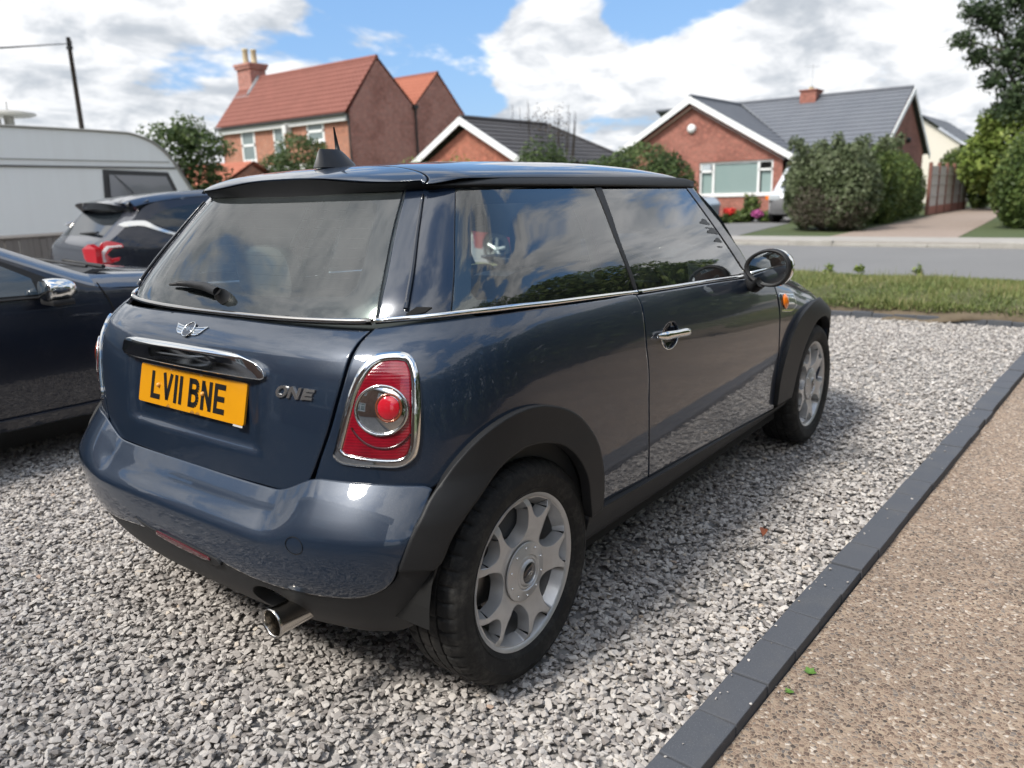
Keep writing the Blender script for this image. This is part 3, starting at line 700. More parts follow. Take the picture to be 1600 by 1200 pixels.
    letter([[(0, zc-h), (0, zc+h)], [(0, zc+h-.003), (.018, zc+h-.003)], [(0, zc), (.016, zc)], [(0, zc-h+.003), (.018, zc-h+.003)]], .3445)
    # winged round badge
    cu, cz = -.028, .9535
    fnb = lambda Q: TAIL(np.asarray(Q)+[cu, cz])
    wing = [(-.060, .012), (-.03, .008), (0, .0085), (.03, .008), (.060, .012), (.052, .004), (.046, -.004), (.034, -.011), (0, -.012), (-.034, -.011), (-.046, -.004), (-.052, .004)]
    bd = panel('winged_badge', wing, fnb, CHROME, tailgate, res=.005, off=.003, depth=.003, bev=.0015, corner=30)
    panel('badge_disc', circle((0, 0), .0165, .0155, 24), fnb, GLOSSBLACK, bd, res=.004, off=.0045, depth=.004, bev=.001)
    q = np.array(circle((0, 0), .0175, .0165, 32)); b = MB(); b.tube(fnb(q)+fd_normal(fnb, q, CENTER)*.005, .0019, 8, closed=True); b.build('badge_ring', CHROME, bd, True)
    V, F = text_mesh('MINI', .0125, 0); q = V[:, :2]*[1.0, 1]; b = MB(); b.add(fnb(q)+fd_normal(fnb, q, CENTER)*.0055, F); b.build('badge_lettering', CHROME, bd)
    for k, dz in enumerate((.004, -.002, -.007)):
        for s_ in (-1, 1):
            q = np.array([(s_*.021, dz), (s_*(.050-.004*k), dz+.003)]); b = MB(); b.tube(fnb(q)+fd_normal(fnb, q, CENTER)*.0034, .0007, 4); b.build('badge_groove', DARK, bd)
make_tail_details()
# greenhouse
def make_glass():
    gg = PL['gap_gh']
    side = [(p[0]-.003, p[1]) for p in gg]; side[0] = (.4255, 1.322); side[-1] = (.4395, 1.006)
    w = side+[(.22, 1.0035), (0, 1.0025)]; top = [(.25, 1.328), (0, 1.330)]
    full = [(0, 1.330), (.25, 1.328)]+side+[(.22, 1.0035), (0, 1.0025)]; full = full+[(-p[0], p[1]) for p in full[-2:0:-1]]
    cl = [(0, 1.292), (.33, 1.290), (.362, 1.278), (.372, 1.20), (.378, 1.08), (.362, 1.058), (.22, 1.050), (0, 1.048)]; clear = cl+[(-p[0], p[1]) for p in cl[-2:0:-1]]
    rw = panel('rear_window', full, GH, REARGLASS, car, res=.03, off=.001, depth=0, bev=.0)
    panel('window_border', full, GH, GLOSSBLACK, rw, res=.03, off=-.004, depth=0, bev=0, holes=[clear], corner=40)
    b = MB()
    for z in np.linspace(1.075, 1.29, 10): b.tube(GH(np.array([(u, z) for u in np.linspace(-.36, .36, 24)]))+[.004, 0, -.002], .0006, 4)
    b.build('heating_lines', DARK, rw)
    def sidewin(mir):
        q = panel('quarter_window', PL['qwin'], GH, GLASS, car, res=.03, off=.001, depth=.004, bev=0, mir=mir, corner=40)
        qc = [(.668, 1.270), (1.262, 1.266), (1.282, 1.24), (1.29, 1.17), (1.303, 1.05), (1.286, 1.033), (.94, 1.038), (.672, 1.042), (.652, 1.06), (.648, 1.25)]
        panel('window_border', PL['qwin'], GH, GLOSSBLACK, q, res=.03, off=-.004, depth=0, bev=0, mir=mir, holes=[qc], corner=60)
        d = panel('door_window', PL['dwin'], GH, GLASS, car, res=.03, off=.0, depth=.004, bev=0, mir=mir, corner=40)
        panel('pillar_trim', [(1.3868, 1.306), (1.4273, 1.306), (1.433, 1.14), (1.483, .985), (1.463, .986), (1.4058, 1.152)], GH, PLASTIC, car, res=.02, off=.003, depth=.01, bev=.003, mir=mir, corner=35)
        panel('pillar_panel', [(.4335, 1.318), (.4345, 1.243), (.4392, 1.136), (.4465, 1.008), (.52, 1.012), (.6025, 1.018), (.594, 1.16), (.5835, 1.318)], GH, mat('gloss_dark_blue', (.006, .012, .026), .2, .2, 1.0), car, res=.015, depth=.01, bev=.003, mir=mir, corner=40)
        sg = np.array([1, -1 if mir else 1, 1])
        b = MB(); q_ = np.array([(.4858+(.5006-.4858)*t, 1.296-.268*t) for t in np.linspace(0, 1, 14)]); n = fd_normal(GH, q_, CENTER)
        b.tube((GH(q_)+n*(.004+.004*np.linspace(0, 1, 14)[:, None]))*sg, np.linspace(.0035, .0065, 14), 8); b.build('air_channel_fin', GLOSSBLACK, car, True)
        panel('air_vent', [(.502, 1.018), (.508, 1.0135), (.543, 1.0205), (.556, 1.031), (.522, 1.033)], GH, DARK, car, res=.01, off=.004, depth=.004, bev=.001, mir=mir, corner=20)
        ap = [(2.0765, 1.306), (2.0784, 1.2923), (2.1646, 1.1871), (2.2856, 1.0658), (2.4399, .9454), (2.53, .936), (2.42, 1.035), (2.30, 1.135), (2.19, 1.235), (2.135, 1.300)]
        panel('windscreen_pillar', ap, GH, GLOSSBLACK, car, res=.025, off=.002, depth=.015, bev=.006, mir=mir, corner=40)
        panel('gutter_trim', [(.436, 1.3125), (.6, 1.3125), (1.0, 1.3105), (1.4, 1.3055), (1.8, 1.3005), (2.07, 1.2965), (2.14, 1.294), (2.155, 1.312), (2.07, 1.325), (1.8, 1.333), (1.4, 1.3375), (1.0, 1.339), (.6, 1.339), (.436, 1.338)], GH, PLASTIC, car, res=.016, depth=.012, bev=.005, mir=mir, off=lambda q: .006+.006*np.sin(np.clip((q[:, 1]-1.30)/.04, 0, 1)*math.pi), corner=50)
        # waist chrome
        be = [(.447, 1.0005), (.5123, 1.0065), (.6041, 1.0115), (.658, 1.0130), (.80, 1.0105), (.9362, 1.0040), (1.2689, .9870), (1.4633, .9765)]
        b = MB(); q_ = smooth_poly(be, .02, closed=False); n = fd_normal(GH, q_, CENTER); b.tube((GH(q_)+n*.009)*sg, .0075, 10); b.build('waist_strip', CHROME, car, True)
        be = [(1.4703, .9760), (1.74, .9645), (2.0191, .9535), (2.25, .942), (2.4425, .9330)]
        b = MB(); q_ = smooth_poly(be, .03, closed=False); n = fd_normal(GH, q_, CENTER); b.tube((GH(q_)+n*.009)*sg, .0075, 10); b.build('waist_strip', CHROME, doors[1 if mir else 0], True)
    both(sidewin)
    be = [(u, .9925+.0065*(abs(u)/.44)**2) for u in np.linspace(-.4395, .4395, 40)]
    b = MB(); q_ = np.array(be); n = fd_normal(GH, q_, CENTER); b.tube(GH(q_)+n*.009, .0085, 10); b.build('window_strip', DULLCHROME, tailgate, True)
    # roof, spoiler
    seam = [(.002, -.968), (.010, -.88), (.024, -.70), (.048, -.45), (.082, -.22), (.098, 0), (.082, .22), (.048, .45), (.024, .70), (.010, .88), (.002, .968)]
    ro = [(p[0]+.004, rs(p[0]+.004, p[1]*.985)) for p in roof_outline(np.linspace(.50, -.50, 40))]
    sp = ro+[(p[0]-.004, p[1]) for p in seam[::-1]]
    sp = [(p[0], -p[1]) for p in sp] if ro[0][1] > 0 else sp
    panel('roof_spoiler', sp, ROOF, PAINT, car, res=.02, depth=.010, center=np.array([.6, 0, .6]), bev=.005, corner=70)
    e = np.linspace(.06, 1.42, 26); fr = [(1.445, -.86), (1.468, -.55), (1.483, -.25), (1.487, 0)]
    rp = seam+[(.010, .985), (.03, .992)]+[(x, .995) for x in e[1:]]+[(p[0], -p[1]) for p in fr]+fr[-2::-1]+[(x, -.995) for x in e[:0:-1]]+[(.03, -.992), (.010, -.985)]
    panel('roof', rp, ROOF, PAINT, car, res=.03, depth=.010, center=np.array([.7, 0, .6]), bev=.004, corner=60)
    panel('headlining', [(.08, -.8), (1.38, -.8), (1.42, 0), (1.38, .8), (.08, .8)], lambda Q: ROOF(Q)-[0, 0, .03], LIGHTTRIM, car, res=.08, depth=0, bev=0, center=np.array([.7, 0, 2.6]))
    # black lip below the spoiler down to the glass
    us = np.linspace(-.56, .56, 61); A = np.array([ROOF(np.array([(p[0]+.004, rs(p[0]+.004, p[1]*.985))]))[0] for p in roof_outline(us)]); A[:, 2] -= .004; B_ = GH(np.stack([us*.80, 1.304+.012*(np.abs(us)/.56)**2], -1)); M_ = A*.75+B_*.25; M_[:, 2] -= .012+.008*np.cos(us*2.6); M_[:, 0] += .012
    V = np.vstack([A, M_, B_]); F = []
    for k in range(2):
        for i in range(60): F.append((k*61+i, k*61+i+1, (k+1)*61+i+1, (k+1)*61+i))
    mk('spoiler_lip', V, F, PLASTIC, car, True)
    # windscreen
    n = 13; V = []
    for i in range(n):
        t = i/(n-1)
        for j in range(n):
            s_ = -1+2*j/(n-1)
            top = np.array([1.475-.055*s_*s_, s_*.605, 1.322-.012*s_*s_]); bot = np.array([2.02-.33*s_**2, s_*.755, .955])
            p = top*(1-t)+bot*t; p[0] += .05*math.sin(math.pi*t)*(1-s_*s_*.5); p[2] += .03*math.sin(math.pi*t); V.append(p)
    mk('windscreen', V, grid_faces(n, n), SCREENGLASS, car, True)
    # aerial
    b = MB(); pts = []
    for z, L, w, x in ((1.390, .082, .036, .150), (1.402, .078, .030, .150), (1.436, .050, .016, .136), (1.445, .040, .010, .132)):
        pts += [(x+L*math.cos(a), w*math.sin(a), z) for a in np.linspace(0, 2*math.pi, 17)[:-1]]
    b.hull(pts); o = b.build('aerial_base', mat('aerial_plastic', (.006, .0065, .009), .35), car, True, ang=40)
    b = MB(); b.tube([(.165, 0, 1.44), (.162, 0, 1.462), (.156, 0, 1.512)], [.0085, .006, .0022], 10); b.build('aerial_mast', PLASTIC, o, True)
make_glass()
# rear wiper
def make_wiper():
    b = MB(); P = lambda u, z, o_: (lambda q: GH(q)+fd_normal(GH, q, CENTER)*o_)(np.array([(u, z)]))[0]
    b.tube([P(.0, 1.033, .0), P(.0, 1.034, .020), P(.0, 1.035, .030)], [.021, .019, .013], 16)
    b.tube([P(.0, 1.035, .03), P(-.05, 1.043, .034), P(-.12, 1.048, .030), P(-.19, 1.050, .022)], [.013, .013, .010, .007], 10)
    a = b.build('wiper_arm', PLASTIC, car, True)
    b = MB(); b.tube([P(-.02, 1.043, .016), P(-.09, 1.052, .020), P(-.17, 1.053, .019), P(-.24, 1.049, .012)], [.004, .009, .008, .004], 8)
    b.build('wiper_blade', RUBBERTRIM, a, True)
make_wiper()
# door mirrors
def mirror_unit(mir):
    s_ = -1 if mir else 1; c = np.array([1.525, -.900, .980]); yaw = R(-4)
    def tr(V):
        V = np.asarray(V, float); q = np.stack([V[:, 0]*math.cos(yaw)-V[:, 1]*math.sin(yaw), V[:, 0]*math.sin(yaw)+V[:, 1]*math.cos(yaw), V[:, 2]], -1)+c
        q[:, 1] *= s_; return q
    n = 40; A = np.linspace(0, 2*math.pi, n, endpoint=False)
    egg = lambda a: (.094*math.cos(a)*(1+.06*math.cos(a)), .074*math.sin(a)*(1-.10*math.cos(a)))
    def rings(spec):
        V = []
        for x, k in spec: V += [(x, egg(a)[0]*k, egg(a)[1]*k) for a in A]
        F = [(i*n+j, i*n+(j+1) % n, (i+1)*n+(j+1) % n, (i+1)*n+j) for i in range(len(spec)-1) for j in range(n)]
        return V, F
    V, F = rings([(.006, .80), (-.006, .86), (-.010, .93), (-.004, .985), (.012, 1.0), (.030, .995)]); hs = mk('mirror_housing', tr(V), F, GLOSSBLACK if False else PLASTIC, car, True)
    V, F = rings([(.014, 1.012), (.024, 1.016), (.045, .99), (.07, .90), (.09, .74), (.102, .50), (.107, .22), (.108, .01)]); mk('mirror_cap', tr(V), F, CHROME, hs, True)
    V, F = rings([(.002, .84), (-.001, .6), (-.002, .01)]); mk('mirror_glass', tr(V), F, MIRROR, hs, True)
    b = MB(); pts = np.array([(1.60, -.775, .925), (1.575, -.80, .915), (1.545, -.845, .905), (1.525, -.875, .925)]); pts[:, 1] *= s_
    b.tube(pts, [.030, .030, .027, .024], 12); b.build('mirror_foot', PLASTIC, hs, True)
both(mirror_unit)
def repeater(mir):
    o = panel('side_repeater', [(1.925, .826), (2.10, .800), (2.115, .755), (2.06, .742), (1.93, .757)], FSIDE, GLOSSBLACK, car, res=.015, off=.004, depth=.006, bev=.003, mir=mir, corner=30)
    panel('repeater_bezel', [(1.915, .834), (2.115, .806), (2.130, .748), (2.06, .733), (1.918, .750)], FSIDE, CHROME, o, res=.015, off=.002, depth=.006, bev=.003, mir=mir, corner=30)
    panel('indicator_lens', circle((1.966, .789), .034, .034, 20), FSIDE, AMBER, o, res=.008, mir=mir, depth=.004, bev=.002, off=lambda q: .005+.012*np.clip(1-((q[:, 0]-1.966)**2+(q[:, 1]-.789)**2)/.036**2, 0, 1))
    for z in (.800, .775): panel('repeater_bar', [(2.0, z+.006), (2.085, z-.006), (2.085, z-.014), (2.0, z-.004)], FSIDE, CHROME, o, res=.02, off=.0055, depth=.003, bev=.001, mir=mir, corner=30)
both(repeater)
# small dark car-shaped stickers on the right door glass
def make_stickers():
    shp = [(-.04, -.008), (-.034, .002), (-.02, .004), (-.008, .016), (.016, .016), (.028, .004), (.04, .001), (.042, -.008)]
    low = [(-.03, -.006), (-.026, .0), (.024, .0), (.028, -.006)]
    for u, z, s_, p in ((2.125, 1.163, 1.3, shp), (2.142, 1.143, .9, low), (2.175, 1.126, 1.5, shp), (2.205, 1.090, 1.1, shp), (2.212, 1.068, 1.0, low)):
        f = lambda Q, u=u, z=z, s_=s_: GH(np.stack([u+Q[:, 0]*s_*.85-.0*Q[:, 1], z+Q[:, 1]*s_*.62-.10*Q[:, 0]*s_], -1))
        panel('window_sticker', p, f, PLATEBLACK, car, res=.02, off=.0015, depth=0, bev=0, corner=30)
make_stickers()
# cabin
def make_cabin():
    b = MB(); b.box((.35, -.70, .24), (1.9, .70, .28)); b.build('cabin_floor', FABRIC, car)
    panel('parcel_shelf', [(-.24, -.50), (-.27, 0), (-.24, .50), (.10, .58), (.10, -.58)], lambda Q: np.column_stack([Q, np.full(len(Q), .965)]), FABRIC, car, res=.1, depth=.02, bev=0, center=None)
    def rest(b, x, y, z, w, h, d, lean=.0):
        pts = []
        for t, k in ((-1, .80), (-.6, 1.0), (.6, 1.0), (1, .80)):
            for a in np.linspace(0, 2*math.pi, 20)[:-1]:
                ca, sa = math.cos(a), math.sin(a); q = 2/3.2
                pts.append((x+t*d/2+lean*(sa*h/2*k), y+math.copysign(abs(ca)**q, ca)*w/2*k, z+math.copysign(abs(sa)**q, sa)*h/2*k))
        b.hull(pts)
    for s_ in (-1, 1):
        b = MB(); rest(b, .86, s_*.36, .74, .47, .58, .13, -.25); b.box((.85, s_*.36-.23, .38), (1.38, s_*.36+.23, .52), bev=.05)
        o = b.build('front_seat', FABRIC, car, True, ang=40); b = MB(); rest(b, .77, s_*.36, 1.13, .27, .20, .09, -.15)
        b.tube([(.79, s_*.36-.05, .98), (.78, s_*.36-.05, 1.08)], .007); b.tube([(.79, s_*.36+.05, .98), (.78, s_*.36+.05, 1.08)], .007); b.build('headrest', FABRIC, o, True, ang=40)
        b = MB(); rest(b, .10, s_*.33, 1.055, .30, .19, .08, -.15); b.build('rear_headrest', FABRIC, car, True, ang=40)
    b = MB(); b.box((.02, -.60, .50), (.16, .60, .97), bev=.05); b.box((.12, -.60, .42), (.60, .60, .54), bev=.05); b.build('rear_seat', FABRIC, car, True, ang=40)
    b = MB(); b.box((1.60, -.72, .62), (2.0, .72, .90), bev=.06); b.hull([(1.52, -.58, .86), (1.52, -.14, .86), (1.60, -.2, .985), (1.60, -.52, .985), (1.9, -.58, .90), (1.9, -.14, .90)]); b.build('dashboard', DASH, car, True, ang=40)
    th = np.linspace(0, 2*math.pi, 33)[:-1]; c = np.array([1.36, -.36, .90]); e1 = np.array([0, 1, 0]); e2 = np.array([-.42, 0, .91]); b = MB()
    b.tube([c+.185*(math.cos(a)*e1+math.sin(a)*e2) for a in th], .014, 8, closed=True)
    for a in (.1, math.pi-.1, -math.pi/2): b.tube([c, c+.18*(math.cos(a)*e1+math.sin(a)*e2)], [.03, .014], 8)
    b.tube([c, c+[.22, 0, -.09]], .03); b.build('steering_wheel', DASH, car, True)
    b = MB(); b.tube([(1.33, 0, 1.33), (1.36, 0, 1.29)], .01); b.box((1.31, -.11, 1.235), (1.34, .11, 1.295), bev=.012); b.build('interior_mirror', DASH, car, True, ang=40)
    for mir in (False, True):
        panel('door_card', [(.75, .40), (2.3, .40), (2.75, .60), (2.5, .90), (1.5, .955), (.75, .97)], lambda Q: BODY(Q)*np.array([1, .93, 1]), LIGHTTRIM if False else FABRIC, car, res=.12, depth=0, bev=0, mir=mir)
        panel('pillar_lining', [(1.30, 1.31), (1.40, 1.31), (1.48, .99), (1.34, .99)], lambda Q: GH(Q)*np.array([1, .965, 1]), LIGHTTRIM, car, res=.06, depth=.03, bev=0, mir=mir)
        panel('rear_pillar_lining', [(.40, 1.31), (.62, 1.31), (.63, 1.0), (.40, 1.0)], lambda Q: GH(Q)*np.array([.985, .965, 1])+[.012, 0, 0], LIGHTTRIM, car, res=.06, depth=0, bev=0, mir=mir)
make_cabin()
# wheels
def make_wheel():
    """built round the origin, outer face towards -y"""
    loc = (0.0, 0.0, .30)
    rim = None
    fn = lambda Q: np.stack([Q[:, 0], -(.083+itp(np.hypot(Q[:, 0], Q[:, 1]), [0, .05, .085, .13, .18, .205, .221], [-.014, -.012, -.008, .003, .004, -.006, -.014])), Q[:, 1]], -1)
    holes = []
    pol = lambda r_, a: (r_*math.cos(a), r_*math.sin(a))
    for k in range(5):
        a = R(-2+72*k)                     # spoke axis
        g = a+R(36)                        # deep opening between spokes
        holes.append([pol(.203, g-R(16)), pol(.204, g), pol(.203, g+R(16)), pol(.174, g+R(19.5)), pol(.132, g+R(20)), pol(.103, g+R(14)), pol(.0905, g), pol(.103, g-R(14)), pol(.132, g-R(20)), pol(.174, g-R(19.5))])
        holes.append([pol(.203, a-R(13.5)), pol(.204, a), pol(.203, a+R(13.5)), pol(.180, a+R(11)), pol(.158, a+R(6)), pol(.151, a), pol(.158, a-R(6)), pol(.180, a-R(11))])
    wheel = panel('wheel', circle((0, 0), .2195, .2195, 72), fn, ALLOY, car, res=.008, depth=.035, bev=.004, holes=holes, center=np.array([0, 1.0, 0]), corner=75, step=.006, rimin=-.006)
    me = wheel.data; v = np.empty(len(me.vertices)*3, np.float32); me.vertices.foreach_get('co', v); v = v.reshape(-1, 3)+root_off(car); me.vertices.foreach_set('co', v.ravel()); wheel.location = (0, 0, 0)
    def sub(b, name, m, ang=None):
        o = b.build(name, m, None, True, ang=ang); o.parent = wheel; return o
    b = MB(); b.lathe([(.2205, -.073), (.2215, -.080), (.218, -.084), (.2085, -.080), (.203, -.070), (.200, -.055), (.192, -.03), (.188, .02), (.192, .08), (.2205, .085)], (0, 0, 0), 'y', 96); sub(b, 'rim', ALLOY, 50)
    prof = [(.212, -.078), (.222, -.086), (.230, -.0915), (.2305, -.0930), (.234, -.0945), (.2345, -.0932), (.252, -.0985), (.268, -.0985), (.2685, -.0995), (.272, -.0985), (.280, -.0955), (.2825, -.0935), (.288, -.092), (.297, -.086), (.303, -.078), (.3065, -.066)]
    tr_ = []
    for y0, y1 in ((-.064, -.040), (-.033, -.003), (.003, .033), (.040, .064)): tr_ += [(.3085, y0), (.3095, (y0+y1)/2), (.3085, y1), (.3015, y1+.0005), (.3015, y1+.0058)]
    prof2 = [(r_, -y) for r_, y in prof][::-1]
    pr = prof+tr_[:-2]+prof2; nS = len(prof); nT = len(tr_)-2
    def rmod(i, j, r_):
        if nS-3 <= j < nS+3 or j > nS+nT-3: return r_-(.0055 if i % 6 == 0 and .29 < r_ else 0)*(1 if j > nS-3 else .6)
        if nS+5 <= j < nS+nT-3 and (i+2*(j//5)) % 9 == 0: return r_-.003
        return r_
    b = MB(); b.lathe(pr, (0, 0, 0), 'y', 288, rmod); sub(b, 'tyre', TYRE, 35)
    b = MB(); b.lathe([(.082, -.0775), (.0815, -.0805), (.078, -.083), (.060, -.0845), (.054, -.089), (.050, -.0895), (.047, -.086), (.044, -.089), (.040, -.0895), (.038, -.087), (.033, -.093), (.030, -.0945), (.0285, -.092)], (0, 0, 0), 'y', 56); sub(b, 'hub_cover', ALLOY, 40)
    b = MB(); b.lathe([(.0285, -.090), (.026, -.0935), (.015, -.0955), (0, -.096)], (0, 0, 0), 'y', 32); sub(b, 'centre_cap', GLOSSBLACK)
    for k in range(10):
        b = MB(); b.lathe([(.0034, -.084), (.003, -.0865), (0, -.0872)], (.069*math.cos(R(18+36*k)), 0, .069*math.sin(R(18+36*k))), 'y', 8); sub(b, 'hub_stud', CHROME)
    b = MB(); b.tube([(-.013, -.0955, -.001), (-.005, -.0965, .003), (.005, -.0965, .003), (.013, -.0955, -.001)], .0014, 5); b.tube([(.006*math.cos(a), -.0965, .005*math.sin(a)) for a in np.linspace(0, 6.28, 12)[:-1]], .0012, 5, closed=True); sub(b, 'cap_emblem', DULLCHROME)
    b = MB(); b.lathe([(.07, -.005), (.128, -.005), (.128, .012), (.07, .012)], (0, 0, 0), 'y', 48); b.lathe([(.0, -.02), (.07, -.02), (.07, .02)], (0, 0, 0), 'y', 32); sub(b, 'brake_disc', STEEL, 30)
    b = MB(); b.box((-.15, -.028, -.06), (-.08, .03, .06), bev=.012); sub(b, 'brake_caliper', STEEL, 40)
    b = MB(); b.lathe([(.0, .045), (.19, .045)], (0, 0, 0), 'y', 40); sub(b, 'wheel_backing', DARK)
    return wheel
w0 = make_wheel()
def place_wheel(o, x, left, spin):
    o.location = Vector((x, .7355 if left else -.7355, .302))-Vector(root_off(car))
    o.rotation_euler = (0, spin, math.pi if left else 0)
w_ = [w0]+[copy_tree(w0, car) for _ in range(3)]
for o, x, l, sp in ((w_[0], 0, False, 0), (w_[1], 2.467, False, R(20)), (w_[2], 0, True, R(10)), (w_[3], 2.467, True, R(40))): place_wheel(o, x, l, sp)
# ------------------------------------------------------------ ground, gravel, edging, verge, road
def f_aggregate(t, b):
    p = pos(t)
    def vor(scale, feat='F1'):
        n = t.add('ShaderNodeTexVoronoi', feature=feat, ins={'Vector': p, 'Scale': scale}); return n
    w = t.add('ShaderNodeVectorMath', operation='ADD', ins={0: p, 1: t.add('ShaderNodeVectorMath', operation='SCALE', ins={0: t.noise(p, 60, 3, .6, out=1), 3: .010}).outputs[0]}).outputs[0]
    v = t.add('ShaderNodeTexVoronoi', feature='F1', ins={'Vector': w, 'Scale': 100.0})
    d = t.add('ShaderNodeTexVoronoi', feature='DISTANCE_TO_EDGE', ins={'Vector': w, 'Scale': 100.0})
    sep = t.add('ShaderNodeSeparateColor', ins={0: v.outputs['Color']})
    stone = t.ramp(sep.outputs[0], [(0, (.052, .042, .037)), (.22, (.145, .096, .072)), (.45, (.265, .183, .132)), (.66, (.385, .287, .215)), (.8, (.13, .116, .11)), (.92, (.46, .37, .29)), (1, (.62, .55, .48))])
    m = t.add('ShaderNodeMapRange', interpolation_type='SMOOTHSTEP', ins={'Value': d.outputs[0], 'From Min': .02, 'From Max': .11}).outputs[0]
    sel = t.add('ShaderNodeMapRange', ins={'Value': sep.outputs[1], 'From Min': .02, 'From Max': .06}).outputs[0]
    m = t.math('MULTIPLY', m, sel)
    c = t.mix(m, (.365, .278, .20), stone)
    big = t.noise(p, 1.1, 6, .62); spots = t.noise(p, 5.0, 5, .6)
    st = t.add('ShaderNodeMapRange', ins={'Value': t.math('ADD', t.math('MULTIPLY', big, .65), t.math('MULTIPLY', spots, .35)), 'From Min': .36, 'From Max': .62}).outputs[0]
    c = t.mix(t.math('MULTIPLY_ADD', st, -.40, .40), c, (.10, .079, .064))
    setc(t, b, c); h = t.math('MULTIPLY', m, t.math('MINIMUM', d.outputs[0], .35)); bump(t, b, h, .6, .010)
AGG = mat('exposed_aggregate', (.2, .15, .1), .8, fn=f_aggregate)
def f_stone(t, b):
    a = t.add('ShaderNodeAttribute', attribute_type='INSTANCER', attribute_name='tint').outputs['Fac']
    p = pos(t); n = t.noise(p, 140, 5, .65); m = t.noise(p, 1.3, 4, .6)
    c = t.ramp(a, [(0, (.16, .140, .132)), (.18, (.26, .235, .220)), (.45, (.395, .365, .342)), (.72, (.52, .487, .458)), (.90, (.65, .612, .57)), (.97, (.55, .46, .36)), (1, (.40, .26, .19))])
    c = t.mix(t.math('MULTIPLY', n, .55), c, t.mix(.5, c, (.22, .215, .215)))
    c = t.mix(t.math('MULTIPLY_ADD', m, .5, -.12, clamp=True), c, t.mix(.45, c, (.30, .265, .22)))
    setc(t, b, c); bump(t, b, n, .25, .003)
STONE = mat('limestone_chips', (.4, .39, .38), .82, fn=f_stone)
def f_bed(t, b): setc(t, b, t.mix(t.noise(pos(t), 90, 4, .7), (.14, .132, .125), (.34, .325, .31)))
BED = mat('gravel_fines', (.2, .2, .2), .95, fn=f_bed)
def f_sett(t, b):
    p = pos(t); n = t.noise(p, 160, 4, .7); s_ = t.noise(p, 6, 5, .65); sp = t.noise(p, 520, 1, .5)
    c = t.mix(n, (.046, .051, .062), (.090, .098, .114))
    c = t.mix(t.add('ShaderNodeMapRange', ins={'Value': s_, 'From Min': .5, 'From Max': .75, 'To Max': .35}).outputs[0], c, (.13, .125, .115))
    c = t.mix(t.add('ShaderNodeMapRange', ins={'Value': sp, 'From Min': .70, 'From Max': .74, 'To Max': .75}).outputs[0], c, (.30, .30, .30))
    info = t.add('ShaderNodeObjectInfo'); c = t.mix(t.math('MULTIPLY', info.outputs['Random'], .35), c, (.085, .088, .10))
    setc(t, b, c); bump(t, b, n, .25, .003)
SETT = mat('charcoal_sett', (.05, .05, .06), .75, fn=f_sett)
def f_asphalt(t, b):
    p = pos(t); n = t.noise(p, 130, 3, .7); s_ = t.noise(p, .6, 5, .6)
    setc(t, b, t.mix(t.math('MULTIPLY_ADD', s_, .5, t.math('MULTIPLY', n, .5)), (.115, .113, .112), (.205, .203, .20))); bump(t, b, n, .3, .01)
ASPHALT = mat('road_asphalt', (.15, .15, .155), .85, fn=f_asphalt)
PAVE = mat('pavement_asphalt', (.27, .25, .225), .88, fn=lambda t, b: setc(t, b, t.mix(t.noise(pos(t), 2.5, 6, .65), (.25, .23, .21), (.37, .35, .32))))
PINKGRAVEL = mat('pink_gravel', (.30, .23, .20), .9, fn=lambda t, b: setc(t, b, t.mix(t.noise(pos(t), 14, 5, .7), (.17, .125, .10), (.36, .29, .24))))
KERB = mat('kerb_concrete', (.36, .35, .32), .85, fn=lambda t, b: setc(t, b, t.mix(t.noise(pos(t), 3, 6, .7), (.20, .19, .16), (.42, .40, .37))))
def f_grassland(t, b):
    p = pos(t); n = t.noise(p, .25, 6, .6)
    setc(t, b, t.mix(n, (.035, .055, .018), (.085, .105, .035)))
LAND = mat('rough_grassland', (.06, .08, .03), .95, fn=f_grassland)
def f_turf(t, b):
    p = pos(t); n = t.noise(p, 3, 6, .7); q = t.noise(p, 40, 4, .7)
    c = t.mix(n, (.055, .078, .022), (.125, .118, .045)); c = t.mix(t.math('MULTIPLY', q, .6), c, (.05, .045, .025)); setc(t, b, c); bump(t, b, q, .6, .03)
TURF = mat('turf', (.08, .1, .03), .95, fn=f_turf)
SOIL = mat('bare_soil', (.075, .055, .036), .95, fn=lambda t, b: setc(t, b, t.mix(t.noise(pos(t), 12, 6, .7), (.04, .03, .02), (.19, .15, .10))))
def f_blade(t, b):
    a = t.add('ShaderNodeAttribute', attribute_name='tint').outputs['Fac']
    setc(t, b, t.ramp(a, [(0, (.045, .075, .016)), (.4, (.115, .155, .040)), (.75, (.20, .21, .075)), (1, (.33, .28, .14))]))
BLADE = mat('grass_blades', (.08, .12, .03), .6, fn=f_blade)

